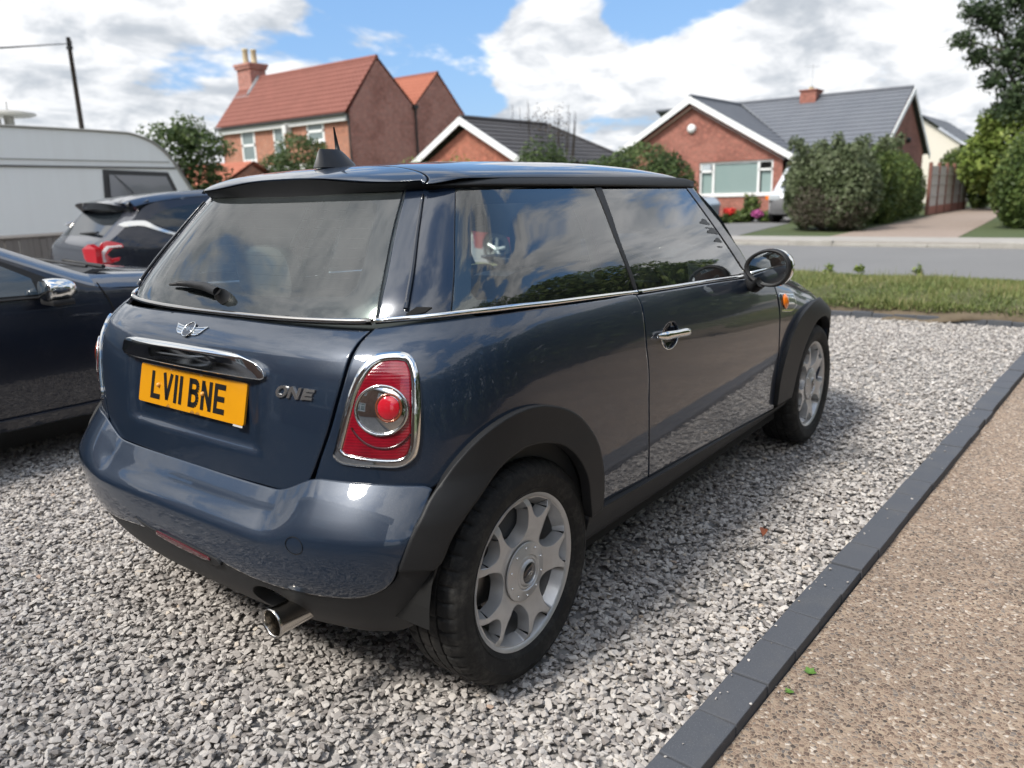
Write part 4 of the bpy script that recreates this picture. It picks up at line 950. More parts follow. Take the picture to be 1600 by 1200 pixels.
def sheet(name, x0, x1, y0, y1, z, m, kind='structure'):
    return mk(name, [(x0, y0, z), (x1, y0, z), (x1, y1, z), (x0, y1, z)], [(0, 1, 2, 3)], m, kind=kind)
sheet('ground', -400, 900, -700, 700, -.09, LAND)
kx = lambda x: -1.2665-.0445*(x+.143)                 # inner line of the edging
mk('gravel_bed', [(-6, kx(-6)-.02, -.027), (6.74, kx(6.74)-.02, -.027), (6.74, 14, -.027), (-6, 14, -.027)], [(0, 1, 2, 3)], BED, kind='structure')
mk('paving', [(-5.5, -6.2, -.017), (6.74, -6.2, -.017), (6.74, kx(6.74)-.105, -.017), (-5.5, kx(-5.5)-.105, -.017)], [(0, 1, 2, 3)], AGG, kind='structure')
def make_gravel():
    bpy_col = bpy.data.collections.new('stone_shapes')
    g = np.random.default_rng(3)
    for i in range(14):
        bm = bmesh.new(); d = g.normal(size=(11, 3)); d /= np.linalg.norm(d, axis=1)[:, None]
        d *= (.60+.40*g.random((11, 1)))*np.array([1.05, .82, .46])
        for v in d: bm.verts.new(v)
        bmesh.ops.convex_hull(bm, input=bm.verts)
        for v in [v for v in bm.verts if not v.link_faces]: bm.verts.remove(v)
        bmesh.ops.bevel(bm, geom=bm.edges[:], offset=.035, segments=1, affect='EDGES')
        me = bpy.data.meshes.new('stone'); bm.to_mesh(me); bm.free(); me.materials.append(STONE)
        bpy_col.objects.link(bpy.data.objects.new('stone', me))
    def scatter(x0, x1, y1, dens, smin, smax):
        n = int((x1-x0)*(y1+1.6)*dens); P = np.stack([g.uniform(x0, x1, n), g.uniform(-1.6, y1, n)], -1)
        k = P[:, 1] > kx(P[:, 0])+.006; P = P[k]; s_ = g.uniform(smin, smax, len(P))*g.choice([.7, 1, 1, 1.12], len(P))
        return P, s_
    zones = [(-2.4, .6, 2.8, 6200, .0105, .0205), (.6, 2.0, 2.9, 5200, .0105, .0205), (2.0, 3.6, 5.5, 3200, .0110, .0205), (3.6, 6.72, 7.5, 2100, .012, .0205)]
    Ps = []; Ss = []
    for z in zones:
        P, s_ = scatter(*z); Ps.append(P); Ss.append(s_)
    P = np.vstack(Ps); s_ = np.concatenate(Ss)
    # keep only what can be seen past the camera's left edge
    ang = np.degrees(np.arctan2(P[:, 1]+1.98, P[:, 0]+1.545)); keep = (ang < 78) & (ang > -2) | (np.hypot(P[:, 0]+1.5, P[:, 1]+2) < .5)
    P, s_ = P[keep], s_[keep]; nb = 26000; bp = np.stack([g.uniform(-4.6, -1.0, nb), g.uniform(-1.2, 4.6, nb)], -1); bp = bp[(bp[:, 1] > kx(bp[:, 0])+.006) & ~((bp[:, 0] > -2.4) & (bp[:, 1] < 2.8) & (np.degrees(np.arctan2(bp[:, 1]+1.98, bp[:, 0]+1.545)) < 78))]; P = np.vstack([P, bp]); s_ = np.concatenate([s_, g.uniform(.012, .021, len(bp))]); n0 = len(P); ex = g.uniform(-.6, 3.5, 70); P = np.vstack([P, np.stack([ex, kx(ex)-.01-.22*g.random(70)**2.2], -1)]); s_ = np.concatenate([s_, g.uniform(.003, .009, 70)]); n = len(P)
    z = g.uniform(-.020, .001, n)-.25*s_+.004*np.sin(P[:, 0]*3.1+1)*np.sin(P[:, 1]*2.7); z[n0:] = np.where(P[n0:, 1] > kx(P[n0:, 0])-.104, .021, -.013)
    me = bpy.data.meshes.new('gravel'); me.vertices.add(n); me.vertices.foreach_set('co', np.column_stack([P, z]).astype(np.float32).ravel())
    for nm, ty, arr in (('tint', 'FLOAT', g.beta(2.2, 2.0, n)), ('size', 'FLOAT', s_), ('spin', 'FLOAT_VECTOR', g.uniform(0, 6.283, (n, 3))*np.array([.13, .13, 1])-np.array([.41, .41, 0])), ('pick', 'INT', g.integers(0, 14, n))):
        a = me.attributes.new(nm, ty, 'POINT'); a.data.foreach_set('vector' if ty == 'FLOAT_VECTOR' else 'value', np.ascontiguousarray(arr, dtype=np.int32 if ty == 'INT' else np.float32).ravel())
    o = bpy.data.objects.new('gravel', me); COL.objects.link(o); me.materials.append(STONE)
    ng = bpy.data.node_groups.new('scatter', 'GeometryNodeTree'); ng.interface.new_socket('Geometry', in_out='INPUT', socket_type='NodeSocketGeometry'); ng.interface.new_socket('Geometry', in_out='OUTPUT', socket_type='NodeSocketGeometry')
    N = ng.nodes; L = ng.links; gi = N.new('NodeGroupInput'); go = N.new('NodeGroupOutput')
    ci = N.new('GeometryNodeCollectionInfo'); ci.inputs[0].default_value = bpy_col; ci.inputs['Separate Children'].default_value = True; ci.inputs['Reset Children'].default_value = True
    iop = N.new('GeometryNodeInstanceOnPoints'); iop.inputs['Pick Instance'].default_value = True
    def attr(nm, ty):
        a = N.new('GeometryNodeInputNamedAttribute'); a.data_type = ty; a.inputs[0].default_value = nm; return a.outputs[0]
    L.new(gi.outputs[0], iop.inputs['Points']); L.new(ci.outputs[0], iop.inputs['Instance']); L.new(attr('pick', 'INT'), iop.inputs['Instance Index'])
    e = N.new('FunctionNodeEulerToRotation'); L.new(attr('spin', 'FLOAT_VECTOR'), e.inputs[0]); L.new(e.outputs[0], iop.inputs['Rotation'])
    L.new(attr('size', 'FLOAT'), iop.inputs['Scale']); L.new(iop.outputs[0], go.inputs[0])
    o.modifiers.new('scatter', 'NODES').node_group = ng
    tag(o, 'grey limestone chippings covering the driveway around the parked cars', 'gravel', kind='stuff')
make_gravel()
def make_edging():
    t_ = thing('kerb_edging', (0, kx(0), 0), 'row of charcoal grey block setts between the gravel and the brown aggregate paving', 'edging')
    b = MB(); b.box((.0, -.1035, -.06), (.1952, 0, .019), bev=.0045); V = np.vstack(b.V); me = None
    for k in range(-14, 34):
        x = .0955+.2*k
        if x > 6.6: break
        if me is None:
            b.build('sett', SETT); o = bpy.data.objects['sett']; me = o.data
        else:
            o = bpy.data.objects.new('sett', me); COL.objects.link(o)
        o.parent = t_; j = random.uniform(-.003, .003)
        o.location = (x, kx(x)-kx(0)+j, random.uniform(-.0035, .0025)); o.rotation_euler = (random.uniform(-.014, .014), random.uniform(-.010, .010), -.0445+random.uniform(-.012, .012))
    t2 = thing('verge_edging', (6.74, 0, 0), 'line of dark setts where the gravel meets the grass bank', 'edging')
    for k in range(34):
        o = bpy.data.objects.new('sett', me); COL.objects.link(o); o.parent = t2; o.location = (.105+random.uniform(-.004, .004), -1.5+.2*k, random.uniform(-.006, .004)); o.rotation_euler = (random.uniform(-.03, .03), 0, math.pi/2+random.uniform(-.02, .02))
make_edging()
def make_verge():
    g = np.random.default_rng(11)
    prof = [(6.86, -.03), (6.88, .02), (6.97, .085), (7.12, .13), (7.5, .155), (8.3, .15), (9.2, .12), (9.75, .055), (9.95, .01)]
    ys = np.linspace(-9, 14, 160); V = []; F = []
    for y in ys:
        for i, (x, z) in enumerate(prof): V.append((x+.05*math.sin(y*3.1+i)*(i < 4)+.02*math.sin(y*11+i*2), y, z+.012*math.sin(y*5+i*1.3)+.01*math.sin(y*13)))
    n = len(prof); F = grid_faces(len(ys), n)
    o = mk('grass_verge', V, [f[::-1] for f in F], TURF, None, True, kind='structure'); o.data.materials.append(SOIL)
    mi = np.zeros(len(o.data.polygons), np.int32)
    for i in range(len(mi)):
        if i % (n-1) < 3: mi[i] = 1
    o.data.polygons.foreach_set('material_index', mi)
    N = 46000; x = 6.99+2.9*g.random(N)**1.05; y = g.uniform(-3.2, 3.6, N); z = np.interp(x, [p[0] for p in prof], [p[1] for p in prof])
    # tufts hanging over the edge
    m = 15000; x = np.concatenate([x, 6.885+.17*g.random(m)]); y = np.concatenate([y, g.uniform(-3.2, 3.6, m)]); z = np.concatenate([z, .05+.08*g.random(m)]); N += m
    patch = .5+.5*np.sin(x*2.3+np.sin(y*1.7)*2)*np.sin(y*2.1+1.3)
    h = g.uniform(.02, .06, N)*(.55+1.1*patch)*(1+1.2*(g.random(N) < .02)); a = g.uniform(0, 6.283, N); w = .0035+.003*g.random(N); ln = g.uniform(0, .035, N)
    dx, dy = np.cos(a)*w, np.sin(a)*w; lx, ly = g.normal(size=N)*ln, g.normal(size=N)*ln
    V = np.empty((N, 3, 3)); V[:, 0] = np.stack([x-dx, y-dy, z-.005], -1); V[:, 1] = np.stack([x+dx, y+dy, z-.005], -1); V[:, 2] = np.stack([x+lx, y+ly, z+h], -1)
    o = mk('grass', V.reshape(-1, 3), np.arange(N*3).reshape(-1, 3), BLADE, kind='stuff'); tag(o, 'short patchy green grass on the verge bank before the road', 'grass')
    tint = np.clip(.35*patch+g.normal(.3, .2, N)+.15*(g.random(N) < .2), 0, 1); at = o.data.attributes.new('tint', 'FLOAT', 'FACE'); at.data.foreach_set('value', tint.astype(np.float32))
make_verge()
sheet('road', 9.9, 16.06, -120, 160, .0, ASPHALT)
MB().box((16.157, -120, -.05), (17.6, 160, .105)).build('pavement', PAVE)['kind'] = 'structure'
def make_kerb():
    t_ = thing('roadside_kerb', (16.0, 0, 0), 'weathered concrete kerb along the far side of the road', 'kerb')
    b = MB(); b.box((.02, -.455, -.05), (.155, .455, .115), bev=.012); b.build('kerb_stone', KERB); o = bpy.data.objects['kerb_stone']; me = o.data; o.parent = t_; o.location = (0, -4.0, 0)
    for k in range(1, 24):
        o = bpy.data.objects.new('kerb_stone', me); COL.objects.link(o); o.parent = t_; o.location = (random.uniform(-.006, .006), -4+.915*k, -.06 if 9 <= k <= 12 or 5 <= k <= 7 else random.uniform(-.006, .006))
make_kerb()
mk('gravel_drive', [(17.6, .75, .098), (24, 1.0, .098), (38, 1.7, .098), (38, 3.3, .098), (17.6, 3.4, .098)], [(0, 1, 2, 3, 4)], PINKGRAVEL, kind='structure')
mk('side_drive', [(17.6, 5.6, .10), (17.6, 8.2, .10), (23.5, 9.2, .10), (31.2, 11.2, .10), (31.2, 8.8, .10), (25, 6.6, .10)], [(0, 5, 4, 3, 2, 1)], ASPHALT, kind='structure')
mk('lawn', [(17.6, -40, .09), (90, -40, .09), (90, 90, .09), (17.6, 90, .09)], [(0, 1, 2, 3)], LAND, kind='structure')
# ------------------------------------------------------------ buildings
def f_brick(c1, c2, mortar, sc=1.0):
    def f(t, b):
        p = pos(t); sp = t.add('ShaderNodeSeparateXYZ', ins={0: p})
        v = t.add('ShaderNodeCombineXYZ', ins={0: t.math('ADD', sp.outputs[0], sp.outputs[1]), 1: sp.outputs[2], 2: 0.0}).outputs[0]
        br = t.add('ShaderNodeTexBrick', offset=.5, ins={'Vector': v, 'Color1': (*c1, 1), 'Color2': (*c2, 1), 'Mortar': (*mortar, 1), 'Scale': 1.0, 'Mortar Size': .010, 'Mortar Smooth': .2, 'Bias': -.1, 'Brick Width': .225, 'Row Height': .075})
        n = t.noise(p, .9, 6, .65); m = t.noise(v, 6, 4, .7)
        c = t.mix(t.add('ShaderNodeMapRange', ins={'Value': n, 'From Min': .42, 'From Max': .68, 'To Max': .6}).outputs[0], br.outputs[0], tuple(k*.5 for k in c1)); c = t.mix(t.add('ShaderNodeMapRange', ins={'Value': m, 'From Min': .48, 'From Max': .70, 'To Max': .75}).outputs[0], c, tuple(min(1, k*1.5+.02) for k in c2))
        setc(t, b, c); bump(t, b, br.outputs['Fac'], -.4, .01)
    return f
BRICK_OLD = mat('old_red_brick', (.25, .1, .07), .9, fn=f_brick((.31, .105, .078), (.40, .165, .125), (.42, .33, .29)))
BRICK_FRONT = mat('orange_red_brick', (.3, .12, .07), .9, fn=f_brick((.30, .105, .058), (.38, .150, .085), (.34, .27, .22)))
BRICK_BUNG = mat('bungalow_brick', (.25, .09, .07), .9, fn=f_brick((.25, .082, .058), (.31, .110, .080), (.28, .18, .145)))
BRICK_MID = mat('smooth_red_brick', (.3, .1, .06), .9, fn=f_brick((.29, .085, .050), (.35, .115, .070), (.30, .17, .12)))
BRICK_BROWN = mat('brown_brick', (.16, .09, .06), .9, fn=f_brick((.14, .072, .048), (.19, .105, .072), (.22, .18, .15)))
def f_tile(c1, c2):
    def f(t, b):
        p = pos(t); n = t.noise(p, 1.2, 6, .65); m = t.noise(p, 9, 4, .7)
        c = t.mix(n, c1, c2); setc(t, b, t.mix(t.math('MULTIPLY', m, .5), c, tuple(k*.6 for k in c1)))
    return f
TILE_GREY = mat('grey_concrete_tiles', (.13, .14, .16), .75, fn=f_tile((.105, .115, .135), (.17, .18, .20)))
TILE_DARK = mat('dark_brown_tiles', (.06, .055, .055), .75, fn=f_tile((.045, .042, .045), (.085, .08, .08)))
PANTILE = mat('red_pantiles', (.34, .10, .06), .8, fn=f_tile((.20, .070, .052), (.31, .115, .088)))
PANTILE_NEW = mat('orange_pantiles', (.45, .15, .08), .8, fn=f_tile((.36, .115, .068), (.46, .165, .10)))
SLATE = mat('blue_grey_slates', (.16, .17, .19), .7, fn=f_tile((.13, .14, .16), (.20, .21, .23)))
RENDER = mat('cream_render', (.66, .62, .54), .85)
LEAD = mat('lead_flashing', (.26, .27, .28), .6)
POT = mat('clay_chimney_pot', (.50, .42, .27), .8)
BLACKPIPE = mat('black_downpipe', (.012, .012, .012), .5)
def flatmap(o_, e1, e2):
    o_ = np.array(o_, float); e1 = np.array(e1, float); e2 = np.array(e2, float)
    return lambda Q: o_+np.asarray(Q, float)[:, :1]*e1+np.asarray(Q, float)[:, 1:2]*e2
def wallp(name, o_, e1, poly, m, parent, holes=(), depth=.12, out=None):
    """wall sheet in the plane o + a*e1 + z, with openings"""
    e1 = np.array(e1, float); c = np.array(o_, float)-np.array(out, float)*3 if out is not None else None
    fn = flatmap(o_, e1, (0, 0, 1))
    loops = [np.array(poly, float)]+[np.array(h, float) for h in holes]
    pts = []; ed = []
    for l in loops:
        b0 = len(pts); pts += [Vector(p) for p in l]; ed += [(b0+i, b0+(i+1) % len(l)) for i in range(len(l))]
    r_ = geometry.delaunay_2d_cdt(pts, ed, [], 0, 1e-7); Q = np.array([(v.x, v.y) for v in r_[0]]); T = np.array([f for f in r_[2]])
    cen = Q[T].mean(1); k = inside(cen, loops[0])
    for l in loops[1:]: k &= ~inside(cen, l)
    T = T[k]; P = fn(Q); n = np.array(out, float); V = np.vstack([P, P-n*depth]); N = len(P); F = []
    for f in T:
        a, b_, c_ = P[f[0]], P[f[1]], P[f[2]]; g = tuple(f) if np.dot(np.cross(b_-a, c_-a), n) > 0 else tuple(f[::-1]); F.append(g); F.append(tuple(i+N for i in g[::-1]))
    for l in loops:
        q = fn(l); k0 = len(V); V = np.vstack([V, q, q-n*depth]); L = len(l)
        F += [(k0+i, k0+(i+1) % L, k0+L+(i+1) % L, k0+L+i) for i in range(L)]
    return mk(name, V, F, m, parent)
def window(parent, o_, e1, out, a0, a1, z0, z1, mulls=(), trans=(), m=WHITE, glass=HOUSEGLASS, fw=.06, set_=.06, sill=True):
    """frame of bars round panes, set back into the wall"""
    o_ = np.array(o_, float); e1 = np.array(e1, float); n = np.array(out, float)
    def bar(b, a, c, z, w): 
        p = [o_+e1*a, o_+e1*c]; lo = np.minimum(*p); hi = np.maximum(*p); d0 = -n*set_; d1 = -n*(set_+.06)
        A = np.minimum(lo+np.minimum(d0, d1), lo+np.minimum(d0, d1)); B = hi+np.maximum(d0, d1)
        b.box((A[0], A[1], z), (B[0], B[1], w))
    b = MB(); bar(b, a0, a1, z0, z0+fw); bar(b, a0, a1, z1-fw, z1); bar(b, a0, a0+fw, z0+fw, z1-fw); bar(b, a1-fw, a1, z0+fw, z1-fw)
    for a in mulls: bar(b, a-fw*.6, a+fw*.6, z0+fw, z1-fw)
    for (a, c, z) in trans: bar(b, a, c, z-fw*.5, z+fw*.5)
    w = b.build('window', m, parent)
    xs = [a0+fw]+sorted(mulls)+[a1-fw]
    for i in range(len(xs)-1):
        b = MB(); a, c = xs[i], xs[i+1]; q = [o_+e1*a-n*(set_+.03), o_+e1*c-n*(set_+.03)]
        b.add([(*q[0][:2], z0+fw), (*q[1][:2], z0+fw), (*q[1][:2], z1-fw), (*q[0][:2], z1-fw)], [(0, 1, 2, 3)]); b.build('pane', glass, w)
    if sill:
        p = [o_+e1*(a0-.05), o_+e1*(a1+.05)]; lo = np.minimum(*p)+np.minimum(n*.06, -n*set_); hi = np.maximum(*p)+np.maximum(n*.06, -n*set_)
        b = MB(); b.box((lo[0], lo[1], z0-.06), (hi[0], hi[1], z0-.002)); b.build('sill', m, w)
    return w
def tiled(name, c00, c10, c01, c11, rows, cols, m, parent, lap=.03, wave=0.0, kind=None):
    if wave: lap, wave = .012, .035
    """roof slope: c00-c10 eaves, c01-c11 ridge; stepped courses"""
    c00, c10, c01, c11 = (np.array(c, float) for c in (c00, c10, c01, c11)); n = np.cross(c10-c00, c01-c00); n /= np.linalg.norm(n)
    if n[2] < 0: n = -n
    V = []; F = []; nc = cols*(4 if wave else 1)+1
    for r_ in range(rows):
        t0, t1 = r_/rows, (r_+1)/rows
        base = len(V)
        for t, h in ((t0, 0.0), (t0, lap), (t1, .004)):
            A = c00*(1-t)+c01*t; B = c10*(1-t)+c11*t
            for j in range(nc):
                s_ = j/(nc-1); q = A*(1-s_)+B*s_+n*(h+(wave*math.sin(2*math.pi*s_*cols)+wave if h > 0 or t == t1 else 0)); V.append(q)
        for k in range(2):
            for j in range(nc-1): F.append((base+k*nc+j, base+k*nc+j+1, base+(k+1)*nc+j+1, base+(k+1)*nc+j))
    return mk(name, V, F, m, parent, bool(wave), kind='stuff')
def bargeboard(b, p, q, n, w=.22, th=.04):
    p, q, n = np.array(p, float), np.array(q, float), np.array(n, float); d = np.array([0, 0, -w]); V = [p, q, q+d, p+d]; V = V+[v+n*th for v in V]
    b.add(V, [(0, 1, 2, 3), (7, 6, 5, 4), (0, 4, 5, 1), (1, 5, 6, 2), (2, 6, 7, 3), (3, 7, 4, 0)])
# --- the brick bungalow over the road
def make_bungalow():
    h = thing('brick_bungalow', (33, 10, .09), 'red brick bungalow with white bargeboards and grey tiled roof behind the bushes over the road', 'house')
    o_ = (31.1, 0, 0); out = (-1, 0, 0); e1 = (0, 1, 0)
    gw = [(9.0, .05), (17.1, .05), (17.1, 2.45), (13.05, 4.80), (9.0, 2.45)]
    wallp('gable_wall', o_, e1, gw, BRICK_BUNG, h, [[(9.50, .95), (12.70, .95), (12.70, 2.33), (9.50, 2.33)]], out=out)
    window(h, o_, e1, out, 9.50, 12.70, .95, 2.33, (10.12, 12.08), [(9.5, 10.12, 1.95), (12.08, 12.7, 1.95)], fw=.085, glass=CLEARGLASS)
    b = MB()
    for y in np.linspace(10.22, 11.98, 20): b.box((31.22, y-.042, 1.04), (31.23, y+.042, 2.26), rz=.25)
    b.build('vertical_blinds', BLINDS, h, kind='stuff')
    for y in (9.78, 12.42):
        b = MB(); V = [(31.27+.02*math.sin(k*1.9), y-.24+.48*k/16, z) for z in (1.0, 1.9) for k in range(17)]; b.add(V, [(k, k+1, 18+k, 17+k) for k in range(16)]); b.build('curtain', BLINDS, h, True)
    b = MB(); b.box((33.5, 9.2, .2), (33.6, 13.2, 2.4)); b.build('room_wall', mat('dim_room', (.16, .17, .17), .9), h)
    wallp('main_wall', (32.45, 0, 0), e1, [(5.72, .05), (9.0, .05), (9.0, 2.6), (5.72, 2.6)], BRICK_BUNG, h, [[(6.6, 1.0), (8.2, 1.0), (8.2, 2.2), (6.6, 2.2)]], out=out)
    window(h, (32.45, 0, 0), e1, out, 6.6, 8.2, 1.0, 2.2, (7.4,), fw=.07)
    wallp('wing_wall', (0, 9.0, 0), (1, 0, 0), [(31.1, .05), (32.45, .05), (32.45, 2.5), (31.1, 2.5)], BRICK_BUNG, h, out=(0, -1, 0))
    wallp('end_wall', (0, 5.72, 0), (1, 0, 0), [(32.45, .05), (40.2, .05), (40.2, 2.6), (36.45, 4.85), (32.45, 2.6)], BRICK_BUNG, h, [[(35.3, 1.5), (35.8, 1.5), (35.8, 2.1), (35.3, 2.1)], [(37.6, 1.5), (38.1, 1.5), (38.1, 2.1), (37.6, 2.1)]], out=(0, -1, 0))
    for a in (35.3, 37.6): window(h, (0, 5.72, 0), (1, 0, 0), (0, -1, 0), a, a+.5, 1.5, 2.1, fw=.06)
    # roofs
    tiled('roof_tiles', (30.85, 8.62, 2.42), (32.2, 8.62, 2.42), (30.85, 13.08, 5.02), (36.4, 13.08, 5.02), 15, 12, TILE_GREY, h)
    tiled('roof_tiles', (32.1, 17.5, 2.42), (30.85, 17.5, 2.42), (36.4, 13.08, 5.02), (30.85, 13.08, 5.02), 15, 12, TILE_GREY, h)
    tiled('roof_tiles', (32.0, 5.6, 2.50), (32.0, 8.66, 2.44), (36.45, 5.6, 5.10), (36.45, 13.1, 5.10), 15, 24, TILE_GREY, h)
    tiled('roof_tiles', (40.9, 5.6, 2.5), (40.9, 17.5, 2.5), (36.45, 5.6, 5.10), (36.45, 17.5, 5.10), 12, 20, TILE_GREY, h)
    b = MB(); b.tube([(30.86, 13.08, 5.05), (36.4, 13.08, 5.06)], .09, 6); b.tube([(36.45, 5.6, 5.13), (36.45, 17.5, 5.13)], .09, 6); b.build('ridge_tiles', TILE_GREY, h)
    b = MB(); b.tube([(32.15, 8.65, 2.49), (36.4, 13.0, 5.06)], .035, 5); b.build('valley_flashing', LEAD, h)
    b = MB(); bargeboard(b, (30.82, 8.62, 2.47), (30.82, 13.08, 5.04), (-1, 0, 0), .27); bargeboard(b, (30.82, 17.52, 2.47), (30.82, 13.08, 5.04), (-1, 0, 0), .27)
    bargeboard(b, (31.98, 5.56, 2.53), (36.45, 5.56, 5.10), (0, -1, 0), .24); bargeboard(b, (40.9, 5.56, 2.53), (36.45, 5.56, 5.10), (0, -1, 0), .24); b.build('bargeboard', WHITE, h)
    b = MB(); b.box((30.83, 8.60, 2.24), (31.98, 8.66, 2.44)); b.box((31.92, 5.6, 2.28), (31.98, 8.60, 2.46)); b.build('fascia', WHITE, h)
    b = MB(); b.add([(30.86, 9.0, 2.28), (30.86, 13.05, 4.62), (31.1, 13.05, 4.62), (31.1, 9.0, 2.28)], [(0, 1, 2, 3)]); b.add([(30.86, 17.1, 2.28), (30.86, 13.05, 4.62), (31.1, 13.05, 4.62), (31.1, 17.1, 2.28)], [(3, 2, 1, 0)]); b.build('soffit', WHITE, h)
    b = MB(); b.box((35.95, 9.45, 4.6), (36.9, 10.15, 5.34), bev=.01); c = b.build('chimney', BRICK_BUNG, h)
    b = MB(); b.box((35.90, 9.40, 5.34), (36.95, 10.20, 5.40)); b.build('chimney_cap', BRICK_BUNG, c)
    b = MB(); b.lathe([(.12, 0), (.10, .12), (.11, .14), (.08, .14)], (36.4, 9.8, 5.40), 'z', 10); b.build('chimney_pot', POT, c)
    b = MB(); b.tube([(36.3, 9.75, 5.4), (36.3, 9.75, 6.5)], .009, 5); b.tube([(36.3, 9.45, 6.35), (36.3, 10.15, 6.42)], .008, 5); b.build('tv_aerial', LEAD, c)
    b = MB(); b.lathe([(0, -.16), (.12, -.15), (.20, -.06), (.19, 0)], (31.1, 13.08, 3.74), 'x', 16); b.build('wall_lamp', WHITE, h, True)
    b = MB(); b.lathe([(0, -.16), (.10, -.14), (.13, 0)], (36.6, 5.72, 3.0), 'y', 14); b.build('security_light', BLACKPIPE, h, True)
    b = MB(); b.tube([(32.3, 9.0, 2.3), (31.02, 8.93, 2.2), (31.02, 8.93, .1)], .04, 8); b.build('downpipe', BLACKPIPE, h)
make_bungalow()
def make_red_house():
    h = thing('brick_house', (27, 32, .09), 'tall old red brick house with pantiled roof and chimney behind the car roof', 'house')
    o_ = (24.7, 0, 0); out = (-1, 0, 0); e1 = (0, 1, 0)
    wins = [(34.9, 36.1, 3.35, 4.98), (32.4, 33.3, 3.35, 4.98), (29.3, 30.6, 4.05, 5.0)]
    low = [(34.9, 36.1, .9, 2.4), (29.3, 31.0, .9, 2.4)]
    wallp('front_wall', o_, e1, [(27.45, .05), (37.85, .05), (37.85, 5.25), (27.45, 5.25)], BRICK_FRONT, h, [[(a, c), (b_, c), (b_, d), (a, d)] for a, b_, c, d in wins+low], out=out)
    for a, b_, c, d in wins+low:
        window(h, o_, e1, out, a, b_, c, d, (), [(a, b_, c+(d-c)*.52)], fw=.12, set_=-.02, glass=HOUSEGLASS)
        b = MB(); b.box((24.62, a-.18, d+.01), (24.69, b_+.18, d+.24)); b.build('lintel', WHITEWORN, h)
    b = MB(); b.box((24.50, 27.5, 4.86), (24.66, 37.9, 5.16)); b.build('eaves_board', WHITEWORN, h)
    b = MB(); b.box((24.58, 27.45, 2.72), (24.70, 37.9, 3.05)); b.build('string_course', WHITEWORN, h)
    b = MB(); b.box((24.3, 31.75, 4.55), (24.68, 32.05, 4.95)); b.build('wall_bracket', WHITEWORN, h)
    wallp('gable_wall', (0, 27.4, 0), (1, 0, 0), [(24.7, .05), (32.9, .05), (32.9, 5.55), (30.93, 7.42), (29.05, 5.70), (26.65, 7.75), (24.7, 5.25)], BRICK_OLD, h, out=(0, -1, 0))
    wallp('far_gable_wall', (0, 37.9, 0), (1, 0, 0), [(24.7, .05), (29.05, .05), (29.05, 5.70), (26.65, 7.75), (24.7, 5.25)], BRICK_OLD, h, out=(0, 1, 0))
    tiled('roof_tiles', (24.42, 37.95, 5.22), (24.42, 27.36, 5.22), (26.65, 37.95, 7.85), (26.65, 27.36, 7.85), 11, 40, PANTILE, h, wave=.022)
    tiled('roof_tiles', (29.05, 27.36, 5.76), (29.05, 37.95, 5.76), (26.65, 27.36, 7.85), (26.65, 37.95, 7.85), 9, 40, PANTILE, h, wave=.022)
    tiled('roof_tiles', (29.05, 33.4, 5.76), (29.05, 27.36, 5.76), (30.93, 33.4, 7.52), (30.93, 27.36, 7.52), 9, 26, PANTILE_NEW, h, wave=.022)
    tiled('roof_tiles', (32.95, 27.36, 5.55), (32.95, 33.4, 5.55), (30.93, 27.36, 7.52), (30.93, 33.4, 7.52), 9, 26, PANTILE_NEW, h, wave=.022)
    b = MB(); b.tube([(26.65, 27.36, 7.86), (26.65, 37.95, 7.86)], .11, 8); b.tube([(30.93, 27.36, 7.53), (30.93, 33.4, 7.53)], .10, 8); b.build('ridge_tiles', PANTILE, h)
    b = MB(); b.tube([(24.4, 27.36, 5.14), (24.4, 37.95, 5.14)], .06, 6); b.build('gutter', BLACKPIPE, h)
    b = MB(); b.tube([(24.5, 27.33, 5.15), (24.55, 27.33, 4.9), (24.55, 27.33, .1)], .055, 8); b.build('downpipe', BLACKPIPE, h)
    b = MB(); b.tube([(29.05, 27.3, 5.75), (29.05, 27.3, .1)], .055, 8); b.box((28.9, 27.22, 5.62), (29.2, 27.38, 5.82)); b.build('downpipe', BLACKPIPE, h)
    b = MB(); b.box((26.15, 36.75, 6.9), (27.15, 37.95, 8.35)); b.box((26.07, 36.67, 8.35), (27.23, 38.03, 8.50)); b.box((26.02, 36.62, 8.50), (27.28, 38.08, 8.64)); c = b.build('chimney', BRICK_OLD, h)
    for y, k in ((37.75, 1.0), (37.0, .85)):
        b = MB(); b.lathe([(.19, 0), (.16, .10), (.145, .75*k), (.18, .80*k), (.16, .86*k), (.11, .86*k)], (26.65, y, 8.64), 'z', 12); b.build('chimney_pot', POT, c, True)
    b = MB(); b.add([(26.1, 36.7, 7.2), (26.1, 38.0, 7.2), (25.75, 38.0, 6.85), (25.75, 36.6, 6.85)], [(0, 1, 2, 3)]); b.tube([(25.8, 36.65, 6.95), (26.62, 36.68, 7.95)], .09, 6); b.build('chimney_flashing', LEAD, h)
make_red_house()
